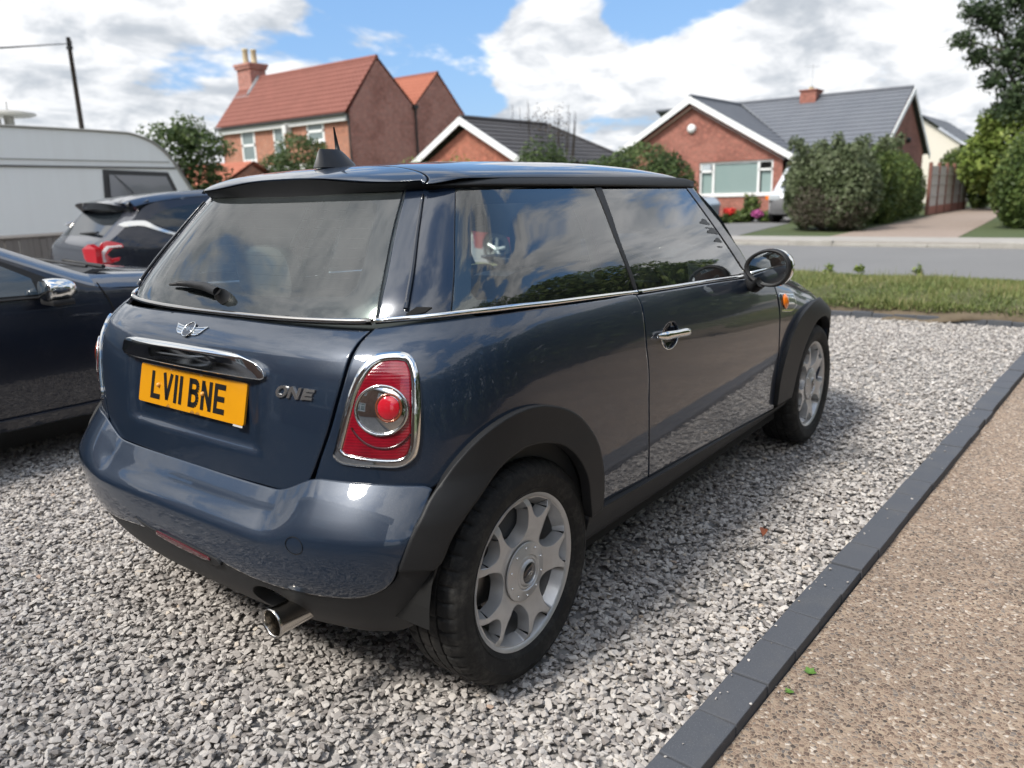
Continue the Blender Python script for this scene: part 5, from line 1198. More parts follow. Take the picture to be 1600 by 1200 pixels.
def make_mid_bungalow():
    h = thing('low_brick_bungalow', (20, 15, .09), 'low brick bungalow with white gable boards and dark tiled hipped roof left of the hedge', 'house')
    wallp('gable_wall', (19.1, 0, 0), (0, 1, 0), [(13.4, .05), (17.75, .05), (17.75, 2.2), (15.58, 3.42), (13.4, 2.25)], BRICK_MID, h, out=(-1, 0, 0))
    wallp('side_wall', (0, 13.4, 0), (1, 0, 0), [(19.1, .05), (26.0, .05), (26.0, 2.3), (19.1, 2.3)], BRICK_MID, h, out=(0, -1, 0))
    tiled('roof_tiles', (18.9, 13.05, 2.25), (26.3, 13.05, 2.25), (18.9, 15.6, 3.74), (23.8, 15.6, 3.74), 10, 24, TILE_DARK, h)
    tiled('roof_tiles', (26.3, 18.1, 2.25), (18.9, 18.1, 2.25), (23.8, 15.6, 3.74), (18.9, 15.6, 3.74), 10, 24, TILE_DARK, h)
    tiled('roof_tiles', (26.3, 13.05, 2.25), (26.3, 18.1, 2.25), (23.8, 15.58, 3.74), (23.8, 15.62, 3.74), 10, 16, TILE_DARK, h)
    b = MB(); b.tube([(18.9, 15.6, 3.77), (23.8, 15.6, 3.77)], .08, 6); b.tube([(23.8, 15.6, 3.76), (26.3, 13.05, 2.28)], .07, 6); b.build('ridge_tiles', TILE_DARK, h)
    b = MB(); bargeboard(b, (18.87, 13.03, 2.30), (18.87, 15.6, 3.78), (-1, 0, 0), .24); bargeboard(b, (18.87, 18.12, 2.30), (18.87, 15.6, 3.78), (-1, 0, 0), .24); b.build('bargeboard', WHITE, h)
make_mid_bungalow()
def make_white_house():
    h = thing('white_house', (50, 6.6, .09), 'small distant white rendered house with slate roof beyond the bungalow', 'house')
    wallp('side_wall', (47.5, 0, 0), (0, 1, 0), [(5.2, .05), (9.5, .05), (9.5, 3.3), (7.45, 4.7), (5.2, 3.1)], RENDER, h, out=(-1, 0, 0))
    wallp('long_wall', (0, 5.2, 0), (1, 0, 0), [(47.5, .05), (56, .05), (56, 3.1), (47.5, 3.1)], RENDER, h, [[(49, 1.2), (50.3, 1.2), (50.3, 2.3), (49, 2.3)]], out=(0, -1, 0))
    window(h, (0, 5.2, 0), (1, 0, 0), (0, -1, 0), 49, 50.3, 1.2, 2.3)
    tiled('roof_tiles', (47.2, 4.85, 3.0), (56.3, 4.85, 3.0), (47.2, 7.45, 4.85), (56.3, 7.45, 4.85), 10, 30, SLATE, h)
    tiled('roof_tiles', (56.3, 9.9, 3.0), (47.2, 9.9, 3.0), (56.3, 7.45, 4.85), (47.2, 7.45, 4.85), 10, 30, SLATE, h)
make_white_house()
def make_orange_roof():
    h = thing('tiled_outbuilding', (14, 21, .09), 'low outbuilding with bright orange tiled roof behind the tree by the caravan', 'outbuilding')
    wallp('front_wall', (12.6, 0, 0), (0, 1, 0), [(20.3, .05), (23.6, .05), (23.6, 1.55), (20.3, 1.55)], BRICK_FRONT, h, out=(-1, 0, 0))
    wallp('end_wall', (0, 20.3, 0), (1, 0, 0), [(12.6, .05), (15.6, .05), (15.6, 1.55), (14.1, 2.42), (12.6, 1.55)], BRICK_FRONT, h, out=(0, -1, 0))
    tiled('roof_tiles', (12.35, 23.7, 1.52), (12.35, 20.2, 1.52), (14.1, 23.7, 2.50), (14.1, 20.2, 2.50), 7, 20, PANTILE_NEW, h, wave=.02)
    tiled('roof_tiles', (15.85, 20.2, 1.52), (15.85, 23.7, 1.52), (14.1, 20.2, 2.50), (14.1, 23.7, 2.50), 7, 20, PANTILE_NEW, h, wave=.02)
make_orange_roof()
def make_home():                            # the house the photographer stands in front of: seen as reflections in the paintwork
    h = thing('brown_brick_house', (-7.4, 2, -.09), 'brown brick house with white windows behind the photographer, seen reflected in the tailgate', 'house')
    out = (1, 0, 0); o_ = (-5.6, 0, 0); e1 = (0, 1, 0)
    wins = [(-2.6, -1.2, 1.0, 2.2), (.6, 2.4, .9, 2.2), (4.0, 5.0, .05, 2.1), (6.4, 8.2, .9, 2.2), (-2.6, -1.2, 3.5, 4.6), (1.0, 2.2, 3.5, 4.6), (4.0, 5.0, 3.5, 4.6), (6.6, 8.0, 3.5, 4.6)]
    wallp('front_wall', o_, e1, [(-3.8, -.1), (10, -.1), (10, 5.1), (-3.8, 5.1)], BRICK_BROWN, h, [[(a, c), (b_, c), (b_, d), (a, d)] for a, b_, c, d in wins], out=out)
    for a, b_, c, d in wins: window(h, o_, e1, out, a, b_, c, d, ((a+b_)/2,), [(a, b_, c+(d-c)*.68)], fw=.08)
    wallp('side_wall', (0, -3.8, 0), (1, 0, 0), [(-12.9, -.1), (-5.6, -.1), (-5.6, 5.1), (-9.25, 7.6), (-12.9, 5.1)], BRICK_BROWN, h, out=(0, -1, 0))
    tiled('roof_tiles', (-5.25, -4, 4.95), (-5.25, 10.2, 4.95), (-9.25, -4, 7.7), (-9.25, 10.2, 7.7), 14, 40, TILE_DARK, h)
    tiled('roof_tiles', (-13.25, 10.2, 4.95), (-13.25, -4, 4.95), (-9.25, 10.2, 7.7), (-9.25, -4, 7.7), 14, 40, TILE_DARK, h)
    b = MB(); b.box((-5.35, -4, 4.78), (-5.25, 10.2, 4.98)); b.build('fascia', WHITE, h)
make_home()
# ------------------------------------------------------------ plants
def f_leaf(stops):
    def f(t, b):
        a = t.add('ShaderNodeAttribute', attribute_name='tint').outputs['Fac']
        setc(t, b, t.ramp(a, stops))
    return f
def leaf_mat(name, dark, mid, light):
    if name in MATS: return MATS[name]
    m = mat(name, mid, .5, 0, 0, .3, fn=f_leaf([(0, dark), (.5, mid), (1, light)]))
    t = NT(m.node_tree); b = t.n['Principled BSDF']; out = t.n['Material Output']
    tl = t.add('ShaderNodeBsdfTranslucent'); t.l.new(b.inputs['Base Color'].links[0].from_socket, tl.inputs[0])
    mx = t.add('ShaderNodeMixShader', ins={0: .30, 1: b.outputs[0], 2: tl.outputs[0]}); t.l.new(mx.outputs[0], out.inputs[0]); return m
L_HEDGE = leaf_mat('hedge_leaves', (.036, .060, .016), (.092, .140, .036), (.18, .22, .065))
L_GREY = leaf_mat('grey_green_leaves', (.048, .066, .030), (.112, .142, .068), (.19, .215, .125))
L_DARK = leaf_mat('dark_leaves', (.020, .036, .016), (.048, .078, .034), (.095, .130, .058))
L_LIGHT = leaf_mat('light_green_leaves', (.070, .110, .020), (.16, .22, .045), (.29, .34, .09))
L_MID = leaf_mat('mid_green_leaves', (.030, .052, .017), (.070, .110, .034), (.13, .17, .058))
L_BROWN = leaf_mat('dry_twigs', (.045, .035, .026), (.10, .082, .062), (.17, .14, .11))
BARK = mat('bark', (.09, .075, .06), .9, fn=lambda t, b: setc(t, b, t.mix(t.noise(pos(t), 20, 5, .7), (.05, .042, .034), (.14, .115, .09))))
def leaves(name, blobs, n, size, m, parent, seed, lump=.28, aspect=.55, shell=.55, dark=0.0):
    g = np.random.default_rng(seed); w = np.array([b[3]*b[4]*b[5] for b in blobs])**(2/3); w /= w.sum(); idx = g.choice(len(blobs), n, p=w); B = np.array([b[:6] for b in blobs])[idx]
    d = g.normal(size=(n, 3)); d /= np.linalg.norm(d, axis=1)[:, None]
    k = g.uniform(0, 6.28, 12); lum = np.zeros(n)
    for i in range(4): lum += np.sin(d @ g.normal(size=3)*(3.2+1.6*i)+k[i]+idx*1.7)/(1+.5*i)
    r_ = (shell+(1-shell)*g.random(n)**.6)*(1+lump*lum/2.2)
    P = B[:, :3]+d*r_[:, None]*B[:, 3:]; P[:, 2] = np.maximum(P[:, 2], .06)
    nrm = d*.55+g.normal(size=(n, 3))*.6+[0, 0, .35]; nrm /= np.linalg.norm(nrm, axis=1)[:, None]
    a = np.cross(nrm, g.normal(size=(n, 3))); a /= np.linalg.norm(a, axis=1)[:, None]; c = np.cross(nrm, a)
    s_ = size*g.uniform(.6, 1.3, n)[:, None]
    V = np.stack([P-a*s_, P-c*s_*aspect, P+a*s_, P+c*s_*aspect], 1)+(nrm*s_*.18)[:, None]*np.array([1, -1, 1, -1])[None, :, None]
    o = mk(name, V.reshape(-1, 3), np.arange(n*4).reshape(-1, 4), m, parent)
    at = o.data.attributes.new('tint', 'FLOAT', 'FACE'); at.data.foreach_set('value', np.clip(g.normal(.45, .22, n)+.12*lum-dark, 0, 1).astype(np.float32)); return o
def twigs(parent, base, tips, r0=.03, seed=0):
    g = np.random.default_rng(seed); b = MB()
    for tp in tips:
        p = np.array(base, float); q = np.array(tp, float); m = p*.5+q*.5+g.normal(size=3)*.08*np.linalg.norm(q-p); b.tube([p, m, q], [r0, r0*.6, r0*.2], 5)
    return b.build('stems', BARK, parent, True)
def bush(name, label, cat, blobs, n, size, m, seed, group=None, stems=True, **kw):
    c = np.mean([b[:2] for b in blobs], 0); h = thing(name, (c[0], c[1], .09), label, cat, group)
    leaves('foliage', blobs, n, size, m, h, seed, **kw)
    if stems: twigs(h, (c[0], c[1], .05), [(b[0], b[1], b[2]+b[5]*.3) for b in blobs], .04, seed)
    return h
def tree(name, label, base, height, crown, n, size, m, seed, r0=.16, group=None, **kw):
    h = thing(name, base, label, 'tree', group); g = np.random.default_rng(seed); b = MB(); p0 = np.array(base, float); top = p0+[g.normal()*.15, g.normal()*.15, height*.62]
    P = [p0*(1-t)+top*t+np.array([math.sin(t*4)*.06, math.cos(t*3)*.06, 0])*(t > 0) for t in np.linspace(0, 1, 7)]; b.tube(P, np.linspace(r0, r0*.45, 7), 9); b.build('trunk', BARK, h, True)
    b = MB()
    for c in crown:
        q = np.array(c[:3]); s_ = p0+(top-p0)*g.uniform(.45, 1.0); mid = (s_+q)/2+g.normal(size=3)*.12; b.tube([s_, mid, q], [r0*.38, r0*.24, r0*.08], 6)
        for _ in range(3): e = q+g.normal(size=3)*np.array(c[3:6])*.6; b.tube([mid*.4+q*.6, e], [r0*.12, r0*.03], 5)
    b.build('limbs', BARK, h, True); leaves('crown', crown, n, size, m, h, seed, **kw); return h
def make_plants():
    bush('round_bush', 'rounded clipped green bush left of the bungalow window', 'bush', [(19.0, 9.0, 1.25, 1.25, 1.15, 1.30), (18.6, 10.0, 1.1, 1.0, .9, 1.15), (19.3, 8.3, 1.15, .95, .75, 1.2)], 15000, .055, L_MID, 1, lump=.10, shell=.7)
    bush('loose_shrub', 'loose dark green shrub in front of the dark tiled roof', 'shrub', [(18.0, 11.6, 1.5, .85, .8, 1.5), (18.2, 10.9, 1.1, .7, .7, 1.15), (17.8, 12.2, 1.2, .7, .7, 1.2)], 9000, .06, L_MID, 2, lump=.35, shell=.4)
    h = thing('bare_shrub', (22.5, 14.3, .09), 'thin reddish twiggy treetop rising over the dark tiled roof', 'shrub'); g = np.random.default_rng(5)
    tips = [(22.5+g.normal()*.6, 14.3+g.normal()*.9, 3.2+g.random()*1.3) for _ in range(26)]; twigs(h, (22.5, 14.3, .1), tips, .035, 5)
    leaves('foliage', [(22.5, 14.6, 3.6, .7, 1.0, .7)], 260, .05, L_BROWN, h, 6, lump=.4, shell=.3)
    bush('grey_shrub', 'large spiky grey-green shrub with bare lower twigs at the corner of the side drive', 'shrub', [(20.6, 4.55, 1.25, 1.0, .85, 1.05), (20.2, 3.75, 1.15, .9, .8, 1.10), (21.0, 5.0, .95, .7, .6, .9)], 24000, .055, L_GREY, 7, lump=.22, shell=.5)
    g = np.random.default_rng(8); h = bpy.data.objects['grey_shrub']
    leaves('bare_twigs', [(19.9, 4.05, .70, .75, .95, .62)], 5200, .05, L_BROWN, h, 9, lump=.2, aspect=.18, shell=.55)
    leaves('top_sprigs', [(20.5+g.normal()*.6, 4.2+g.normal()*.7, 2.15+g.random()*.25, .16, .16, .22) for _ in range(14)], 1500, .05, L_GREY, h, 29, lump=.3, shell=.2)
    tips = [(20.4+g.normal()*.6, 4.15+g.normal()*.6, 2.0+g.random()*.5) for _ in range(40)]; twigs(h, (20.5, 4.6, .3), tips, .014, 8)
    bush('green_hedge', 'bright green informal hedge along the pink gravel drive', 'hedge', [(22.2, 3.9, 1.1, 1.0, .62, 1.05), (23.8, 3.95, 1.05, 1.1, .65, 1.10), (25.4, 4.0, 1.1, 1.1, .65, 1.1), (27.2, 4.0, 1.05, 1.2, .65, 1.1), (28.8, 4.05, 1.0, 1.0, .6, 1.05), (21.7, 4.1, 1.5, .8, .6, .85), (23.0, 3.7, 1.6, .7, .5, .75)], 32000, .06, L_HEDGE, 10, lump=.2, shell=.6)
    bush('dark_hedge', 'dense dark hedge at the right edge beside the pavement', 'hedge', [(21.6, -.15, 1.15, .9, .85, 1.15), (22.2, -1.4, 1.15, .9, 1.0, 1.15), (23.4, .15, 1.1, 1.2, .6, 1.15), (25.2, .3, 1.2, 1.3, .6, 1.25), (22.4, -3.0, 1.15, .9, 1.1, 1.15)], 30000, .055, L_HEDGE, 12, lump=.12, shell=.7)
    bush('yellow_green_tree', 'bright yellow-green leafy shrub below the tall dark tree', 'shrub', [(34.5, 1.5, 2.5, 1.8, 1.4, 1.5), (35.5, .2, 2.7, 1.6, 1.4, 1.6), (34, 2.5, 2.0, 1.2, .8, 1.1), (34.3, 1.2, 1.0, 1.4, 1.0, 1.0), (33.6, 2.1, 3.3, .8, .7, .6), (35, .6, 3.9, 1.1, .9, .7)], 13000, .11, L_LIGHT, 13, lump=.3, shell=.5)
    tree('tall_tree', 'tall dark green tree cut by the right edge of the picture', (34.2, 1.2, .09), 9.5, [(32.29, 3.28, 6.15, .62, .5, .38), (32.68, 2.78, 5.6, .55, .5, .42), (32.94, 2.5, 6.8, .8, .6, .6), (33.0, 2.3, 4.75, .55, .5, .42), (33.48, 1.6, 4.2, .8, .7, .6), (33.24, 2.0, 5.5, .8, .6, .6), (33.5, 1.5, 6.2, .9, .8, .7), (33.3, 1.8, 3.6, .9, .7, .5), (33.7, 1.2, 5.1, .9, .8, .7), (32.5, 3.0, 7.1, .7, .6, .5), (33.4, 1.8, 7.6, 1.0, .9, .8), (34, .4, 6.6, 1.3, 1.2, 1.1), (34, .6, 8.6, 1.5, 1.4, 1.0), (34, -.6, 4.8, 1.3, 1.1, 1.0), (34, .2, 4.0, 1.0, 1.0, .9)], 21000, .075, L_DARK, 14, r0=.20, lump=.40, shell=.15)
    tree('garden_tree', 'loose small-leaved tree behind the caravan and dark cars', (9.2, 16.0, .09), 3.4, [(9.0, 16.2, 2.6, .75, .7, .55), (9.6, 15.7, 2.6, .7, .6, .5), (8.6, 16.7, 2.2, .6, .6, .5), (9.3, 16.0, 2.95, .5, .5, .35), (9.6, 16.0, 1.9, .7, .6, .5)], 5200, .055, L_MID, 15, r0=.09, lump=.4, shell=.3)
    bush('garden_shrub', 'dark rounded shrub below the upper windows of the old house', 'shrub', [(15.5, 19.6, 2.35, 1.1, .85, 1.05), (15.3, 20.5, 1.9, .9, .7, .95), (15.8, 18.8, 2.0, .8, .6, .9), (15.4, 21.3, 1.7, .8, .6, .7), (15.5, 19.8, 1.1, 1.2, 1.2, 1.0)], 13000, .06, L_MID, 16, lump=.15, shell=.6)
    bush('low_foliage', 'low dark foliage in front of the orange outbuilding roof', 'shrub', [(10.5, 17.0, .9, 1.0, .8, .8), (11.2, 16.0, .8, .9, .7, .75), (11.6, 17.6, 1.2, .5, .5, .5)], 5000, .06, L_DARK, 17, lump=.2)
    bush('yellow_shrub', 'small yellowish shrub tops between the old house and the low bungalow', 'shrub', [(17.8, 16.6, 1.7, .5, .9, .75), (17.6, 14.9, 1.7, .4, 1.2, .70)], 2600, .05, L_LIGHT, 18, lump=.35, shell=.3)
    # climbing plant and drive end
    bush('ivy_hedge', 'ivy-clad hedge end beyond the panel fence', 'hedge', [(36.9, 2.85, 1.0, .7, .5, 1.0), (37.2, 3.5, 1.6, .7, .5, .7), (38.5, 3.9, 1.9, .9, .8, .7)], 5500, .085, L_HEDGE, 19, lump=.2, shell=.5)
    # flower bed below the window
    h = thing('flower_bed', (25.2, 7.9, .09), 'flower bed with red, pink and white blooms under the bungalow window', 'flower bed')
    leaves('foliage', [(25.0, 8.3, .30, .6, .4, .25), (25.3, 7.5, .25, .6, .4, .22), (24.9, 8.0, .62, .30, .28, .42), (24.6, 8.7, .2, .5, .3, .2)], 3200, .06, L_HEDGE, h, 20, lump=.3, shell=.4)
    for nm, c, p, s_ in (('red_flowers', (.62, .03, .02), (24.55, 8.62, .48), 21), ('pink_flowers', (.48, .10, .30), (24.7, 7.72, .40), 22), ('white_flowers', (.62, .58, .50), (24.9, 7.15, .52), 23)):
        leaves(nm, [(*p, .16, .24, .12)], 220, .05, mat(nm, c, .6), h, s_, lump=.2, shell=.2)
    # hedge along the right of the paving, out of frame but mirrored in the bodywork
    bush('garden_hedge', 'long clipped hedge to the right of the paving, seen reflected in the car doors', 'hedge', [(x, -5.3+.1*math.sin(x*2), z, 1.0, .6, .95) for x in np.arange(-4, 13, 1.1) for z in (.9, 2.0+.25*math.sin(x*1.3), 2.75+.35*math.sin(x*.8+1))], 60000, .075, L_HEDGE, 24, lump=.12, shell=.6, stems=False)
    # weeds in the verge and by the setts
    for i, (x, y, s_, lab) in enumerate(((9.7, .02, .10, 'pale weed at the road edge of the verge, rightmost of three'), (9.75, .75, .06, 'small pale weed at the road edge of the verge, middle of three'), (9.6, 1.1, .085, 'pale weed at the road edge of the verge, nearest the blue car'))):
        h = thing('verge_weed', (x, y, .06), lab, 'weed', 'weeds at the road edge'); leaves('foliage', [(x, y, .16, .07, .07, s_)], 90, .025, L_LIGHT, h, 30+i, lump=.3, shell=.2)
    for i, (x, y, lab) in enumerate(((.335, -1.425, 'small green weed growing against the setts, the lower of two'), (.452, -1.447, 'tiny green weed on the paving beside the setts, the upper of two'))):
        h = thing('paving_weed', (x, y, -.015), lab, 'weed'); g = np.random.default_rng(40+i); V = []; F = []
        for k in range(7):
            a = g.uniform(0, 6.28); l = g.uniform(.010, .022); w = l*.4; d = np.array([math.cos(a), math.sin(a), .35]); n = np.array([-d[1], d[0], 0]); p = np.array([x, y, -.014]); b0 = len(V); V += [p, p+d*l*.5+n*w, p+d*l, p+d*l*.5-n*w]; F.append((b0, b0+1, b0+2, b0+3))
        mk('leaf', V, F, mat('weed_leaf', (.09, .19, .03), .6), h, kind='stuff')
make_plants()
def make_leaf_litter():
    for i, (x, y, c, lab) in enumerate(((1.195, -1.055, (.19, .055, .022), 'curled brown dead leaf lying on the gravel near the setts'),)):
        V = []; n = 7
        for k in range(n):
            t = k/(n-1); w = .016*math.sin(math.pi*min(1, t*.95+.03)); z = .012+.012*math.sin(math.pi*t)
            V += [(x+.07*t-.03, y-w+.02*t, z+.008), (x+.07*t-.03, y+.02*t, z), (x+.07*t-.03, y+w+.02*t, z+.010)]
        o = mk('dead_leaf', V, grid_faces(n, 3), mat('dead_leaf', c, .7), None, True); tag(o, lab, 'leaf')
make_leaf_litter()
# ------------------------------------------------------------ other vehicles
def simple_car(root, prof, Wmax, segs, side, windows, axles, body, rc=.09, wheel_r=.31, zb=(.2, .95, 1.45), tumble=.24, ends=None, wheel_y=None, hubm=ALLOY):
    """closed car body: a side profile carried across the width with rounded edges, flanks with wheel openings, windows as panes"""
    P = np.array(prof, float); xm = (P[:, 0].min()+P[:, 0].max())/2; Lh = (P[:, 0].max()-P[:, 0].min())/2*1.03
    S = lambda z: itp(z, [.15, .35, .6, .8, zb[1], zb[2]], [.93, .985, 1.0, .985, .955, .955-tumble])
    W = lambda x, z: Wmax*S(z)*np.maximum(1-np.clip(np.abs(x-xm)/Lh, 0, .999)**5, .02)**(.22)
    Q = smooth_poly(prof, .06, closed=False, corner=50); n = len(Q)
    T = np.gradient(Q, axis=0); T /= np.linalg.norm(T, axis=1)[:, None]+1e-9; Nn = np.stack([T[:, 1], -T[:, 0]], -1); cen = np.array([xm, .6])
    if ((Q-cen)*Nn).sum() < 0: Nn = -Nn
    In = Q-Nn*rc; V = []; m = 15
    for i in range(n):
        for t in np.linspace(-1, 1, m):
            d = rc*(1-(1-abs(t)**4)**.25); q = Q[i]-Nn[i]*d; V.append((q[0], W(q[0], q[1])*np.sign(t)*abs(t)**.8, q[1]))
    V = np.array(V); l = np.cumsum(np.r_[0, np.linalg.norm(np.diff(Q, axis=0), axis=1)]); tot = l[-1]
    k0 = 0; pr = np.array(prof); ix = [int(np.argmin(((Q-p)**2).sum(1))) for p in pr]
    for (a, b_, nm, mt) in segs:
        i0, i1 = ix[a], ix[b_]; gl = mt in (GLASS, DARKGLASS)
        for js, n2, m2 in (([range(2, m-3), nm, mt], [(0, 1), 'window_pillar', body], [(m-3, m-2), 'window_pillar', body]) if gl else ([range(m-1), nm, mt],)):
            F = [(i*m+j, i*m+j+1, (i+1)*m+j+1, (i+1)*m+j) for i in range(i0, i1) for j in js]
            used = sorted({v for f in F for v in f}); mp = {v: i for i, v in enumerate(used)}
            mk(n2, V[used], [tuple(mp[v] for v in f) for f in F], m2, root, True)
    fn = lambda q: np.stack([q[:, 0], -W(q[:, 0], q[:, 1]), q[:, 1]], -1)
    cc = np.array([xm, 0, .6])
    for mir in (False, True):
        sp = [tuple(p) for p in side] if side else [tuple(p) for p in In[::2]]
        wo = []
        for ax in axles:
            th = np.linspace(-.1, math.pi+.1, 18); wo.append([(ax+(wheel_r+.05)*math.cos(a), max(.165, wheel_r+(wheel_r+.05)*math.sin(a))) for a in th])
        o = panel('body_side', sp, fn, body, root, res=.09, depth=0, bev=0, mir=mir, center=cc, holes=wo, step=.06)
        for (nm, w, mt, of) in windows: panel(nm, w, fn, mt, root, res=.08, depth=.006, bev=0, off=of, mir=mir, center=cc, step=.05, corner=40)
    b = MB(); b.box((P[:, 0].min()+.5, -Wmax*.75, .18), (P[:, 0].max()-.5, Wmax*.75, .24)); 
    for ax in axles:
        for s_ in (-1, 1):
            b.lathe([(0, s_*.02), (wheel_r+.06, s_*.02)], (ax, s_*(Wmax-.32), wheel_r), 'y', 20)
    b.build('underbody', DARK, root)
    y = wheel_y or Wmax-.02
    for ax in axles:
        for s_ in (-1, 1):
            b = MB(); b.lathe([(wheel_r*.70, -s_*.01), (wheel_r*.93, -s_*.005), (wheel_r, -s_*.03), (wheel_r, -s_*.18), (wheel_r*.7, -s_*.2)], (ax, s_*y, wheel_r), 'y', 36); w = b.build('wheel', TYRE, root, True, ang=40)
            b = MB(); b.lathe([(wheel_r*.71, -s_*.012), (wheel_r*.66, -s_*.03), (wheel_r*.64, -s_*.09)], (ax, s_*y, wheel_r), 'y', 30)
            for k in range(5):
                a = R(72*k+11); d = np.array([math.cos(a), 0, math.sin(a)]); c = np.array([ax, s_*(y-.03), wheel_r]); b.tube([c, c+d*wheel_r*.67], [.035, .028], 6)
            b.build('rim', hubm, w, True, ang=40)
    return fn, W
def make_saloon():
    t = thing('dark_saloon', (0, 3.17, 0), 'black saloon with chrome door mirror parked to the left of the blue hatchback', 'car', rz=R(-3), local=True)
    prof = [(-3.0, .25), (-3.08, .6), (-3.0, .98), (-2.2, 1.02), (-1.75, 1.22), (-1.35, 1.40), (-.95, 1.445), (-.60, 1.41), (-.42, 1.345), (.02, 1.155), (.47, .955), (.58, .945), (1.1, .90), (1.55, .80), (1.78, .66), (1.84, .45), (1.78, .22)]
    segs = [(0, 3, 'boot', BLACKPAINT), (3, 5, 'rear_window', DARKGLASS), (5, 8, 'roof', BLACKPAINT), (8, 10, 'windscreen', GLASS), (10, 16, 'bonnet', BLACKPAINT)]
    side = [(-2.95, .26), (-3.0, .6), (-2.92, .92), (-2.2, .955), (-1.72, 1.15), (-1.35, 1.325), (-.95, 1.365), (-.62, 1.335), (-.45, 1.275), (0, 1.085), (.42, .895), (.58, .865), (1.1, .82), (1.5, .725), (1.70, .6), (1.74, .45), (1.7, .23), (0, .215), (-2.9, .225)]
    win = [(.17, .875), (.155, .955), (.0, 1.045), (-.45, 1.235), (-.66, 1.30), (-.9, 1.32), (-.9, .905)]
    holes_side = None
    fn, W = simple_car(t, prof, .915, segs, side, [('window_seal', [(.36, .868), (.22, .955), (.02, 1.06), (-.45, 1.255), (-.68, 1.32), (-1.65, 1.25), (-1.72, .91), (-.9, .885)], RUBBERTRIM, .003), ('side_window', win, mat('blue_sheen_glass', (.05, .075, .10), .04, 0, 1.0), .006), ('rear_side_window', [(-.97, .915), (-.97, 1.32), (-1.3, 1.30), (-1.62, 1.17), (-1.66, .925)], DARKGLASS, .006)], (1.10, -1.75), BLACKPAINT, rc=.075, wheel_r=.33, zb=(.2, .92, 1.45), tumble=.22)  # side window: bluish reflection put into the base colour of opaque glass
    for s_ in (-1, 1):
        mi = s_ > 0
        b = MB(); pts = np.array([(x, z) for x, z in ((.46, .905), (.505, .80), (.525, .70), (.525, .45), (.50, .36), (.46, .30))]); q = fn(smooth_poly(pts, .04, closed=False)); q[:, 1] -= .002; q[:, 1] *= -s_ if s_ > 0 else 1; b.tube(q, .0035, 5); b.build('door_gap', DARK, t)
        b = MB(); pts = np.array([(-.42, .90), (-.43, .6), (-.40, .30)]); q = fn(smooth_poly(pts, .05, closed=False)); q[:, 1] -= .002; q[:, 1] *= -s_ if s_ > 0 else 1; b.tube(q, .0035, 5); b.build('door_gap', DARK, t)
        b = MB(); pts = np.array([(-1.7, .905), (-.9, .880), (.17, .862)]); q = fn(smooth_poly(pts, .06, closed=False)); q[:, 1] -= .006; q[:, 1] *= -s_ if s_ > 0 else 1; b.tube(q, .006, 6); b.build('window_strip', DULLCHROME if False else RUBBERTRIM, t)
        panel('sill_moulding', [(-2.2, .30), (-1.4, .285), (.70, .285), (.70, .225), (-1.4, .225)], fn, BLACKPAINT, t, res=.08, depth=.02, bev=.008, mir=mi, off=.012, center=np.array([-.6, 0, .6]))
        # mirror with chrome cap
        y = -s_*-1
        c = np.array([.20, s_*1.02, .905])
        A = np.linspace(0, 2*math.pi, 28, endpoint=False)
        def shell(spec): 
            V = []
            for x, k in spec: V += [(c[0]+x, c[1]+.080*k*math.copysign(abs(math.cos(a))**.8, math.cos(a)), c[2]+.054*k*math.copysign(abs(math.sin(a))**.75, math.sin(a))) for a in A]
            return V, [(i*28+j, i*28+(j+1) % 28, (i+1)*28+(j+1) % 28, (i+1)*28+j) for i in range(len(spec)-1) for j in range(28)]
        V, F = shell([(-.05, .0), (-.05, .9), (-.04, 1.0), (.0, 1.02), (.05, .9), (.085, .6), (.10, .05)]); ho = mk('mirror_cap', V, F, CHROME, t, True)
        b = MB(); b.box((c[0]-.045, c[1]-.085, c[2]-.075), (c[0]+.06, c[1]+.085, c[2]-.045), bev=.012); b.tube([(c[0]+.02, c[1]-s_*.06, c[2]-.055), (c[0]+.10, s_*.885, c[2]-.055)], [.028, .03], 8); b.build('mirror_base', RUBBERTRIM, ho, True, ang=40)
        b = MB(); b.tube([fn(np.array([(-.15, .80)]))[0]*[1, -s_, 1]+[0, s_*.028, 0], fn(np.array([(-.36, .80)]))[0]*[1, -s_, 1]+[0, s_*.028, 0]], .011, 8); b.build('door_handle', CHROME if False else BLACKPAINT, t, True)
    b = MB(); th = np.linspace(0, 2*math.pi, 25)[:-1]; b.tube([(-.12+.06*math.sin(a), -.38+.17*math.cos(a), .88+.17*math.sin(a)) for a in th], .016, 7, closed=True); b.build('steering_wheel', DASH, t, True)
    b = MB(); b.tube([(.62, -.6, .965), (.60, -.1, .985)], .012, 6); b.tube([(.55, -.55, .97), (.50, .1, 1.0)], .009, 6); b.build('wiper', RUBBERTRIM, t, True)
    b = MB(); b.hull([(.40, -.72, .93), (.40, .72, .93), (.62, -.70, .955), (.62, .70, .955), (.52, -.7, .965), (.52, .7, .965)]); b.build('scuttle', PLASTIC, t)
make_saloon()
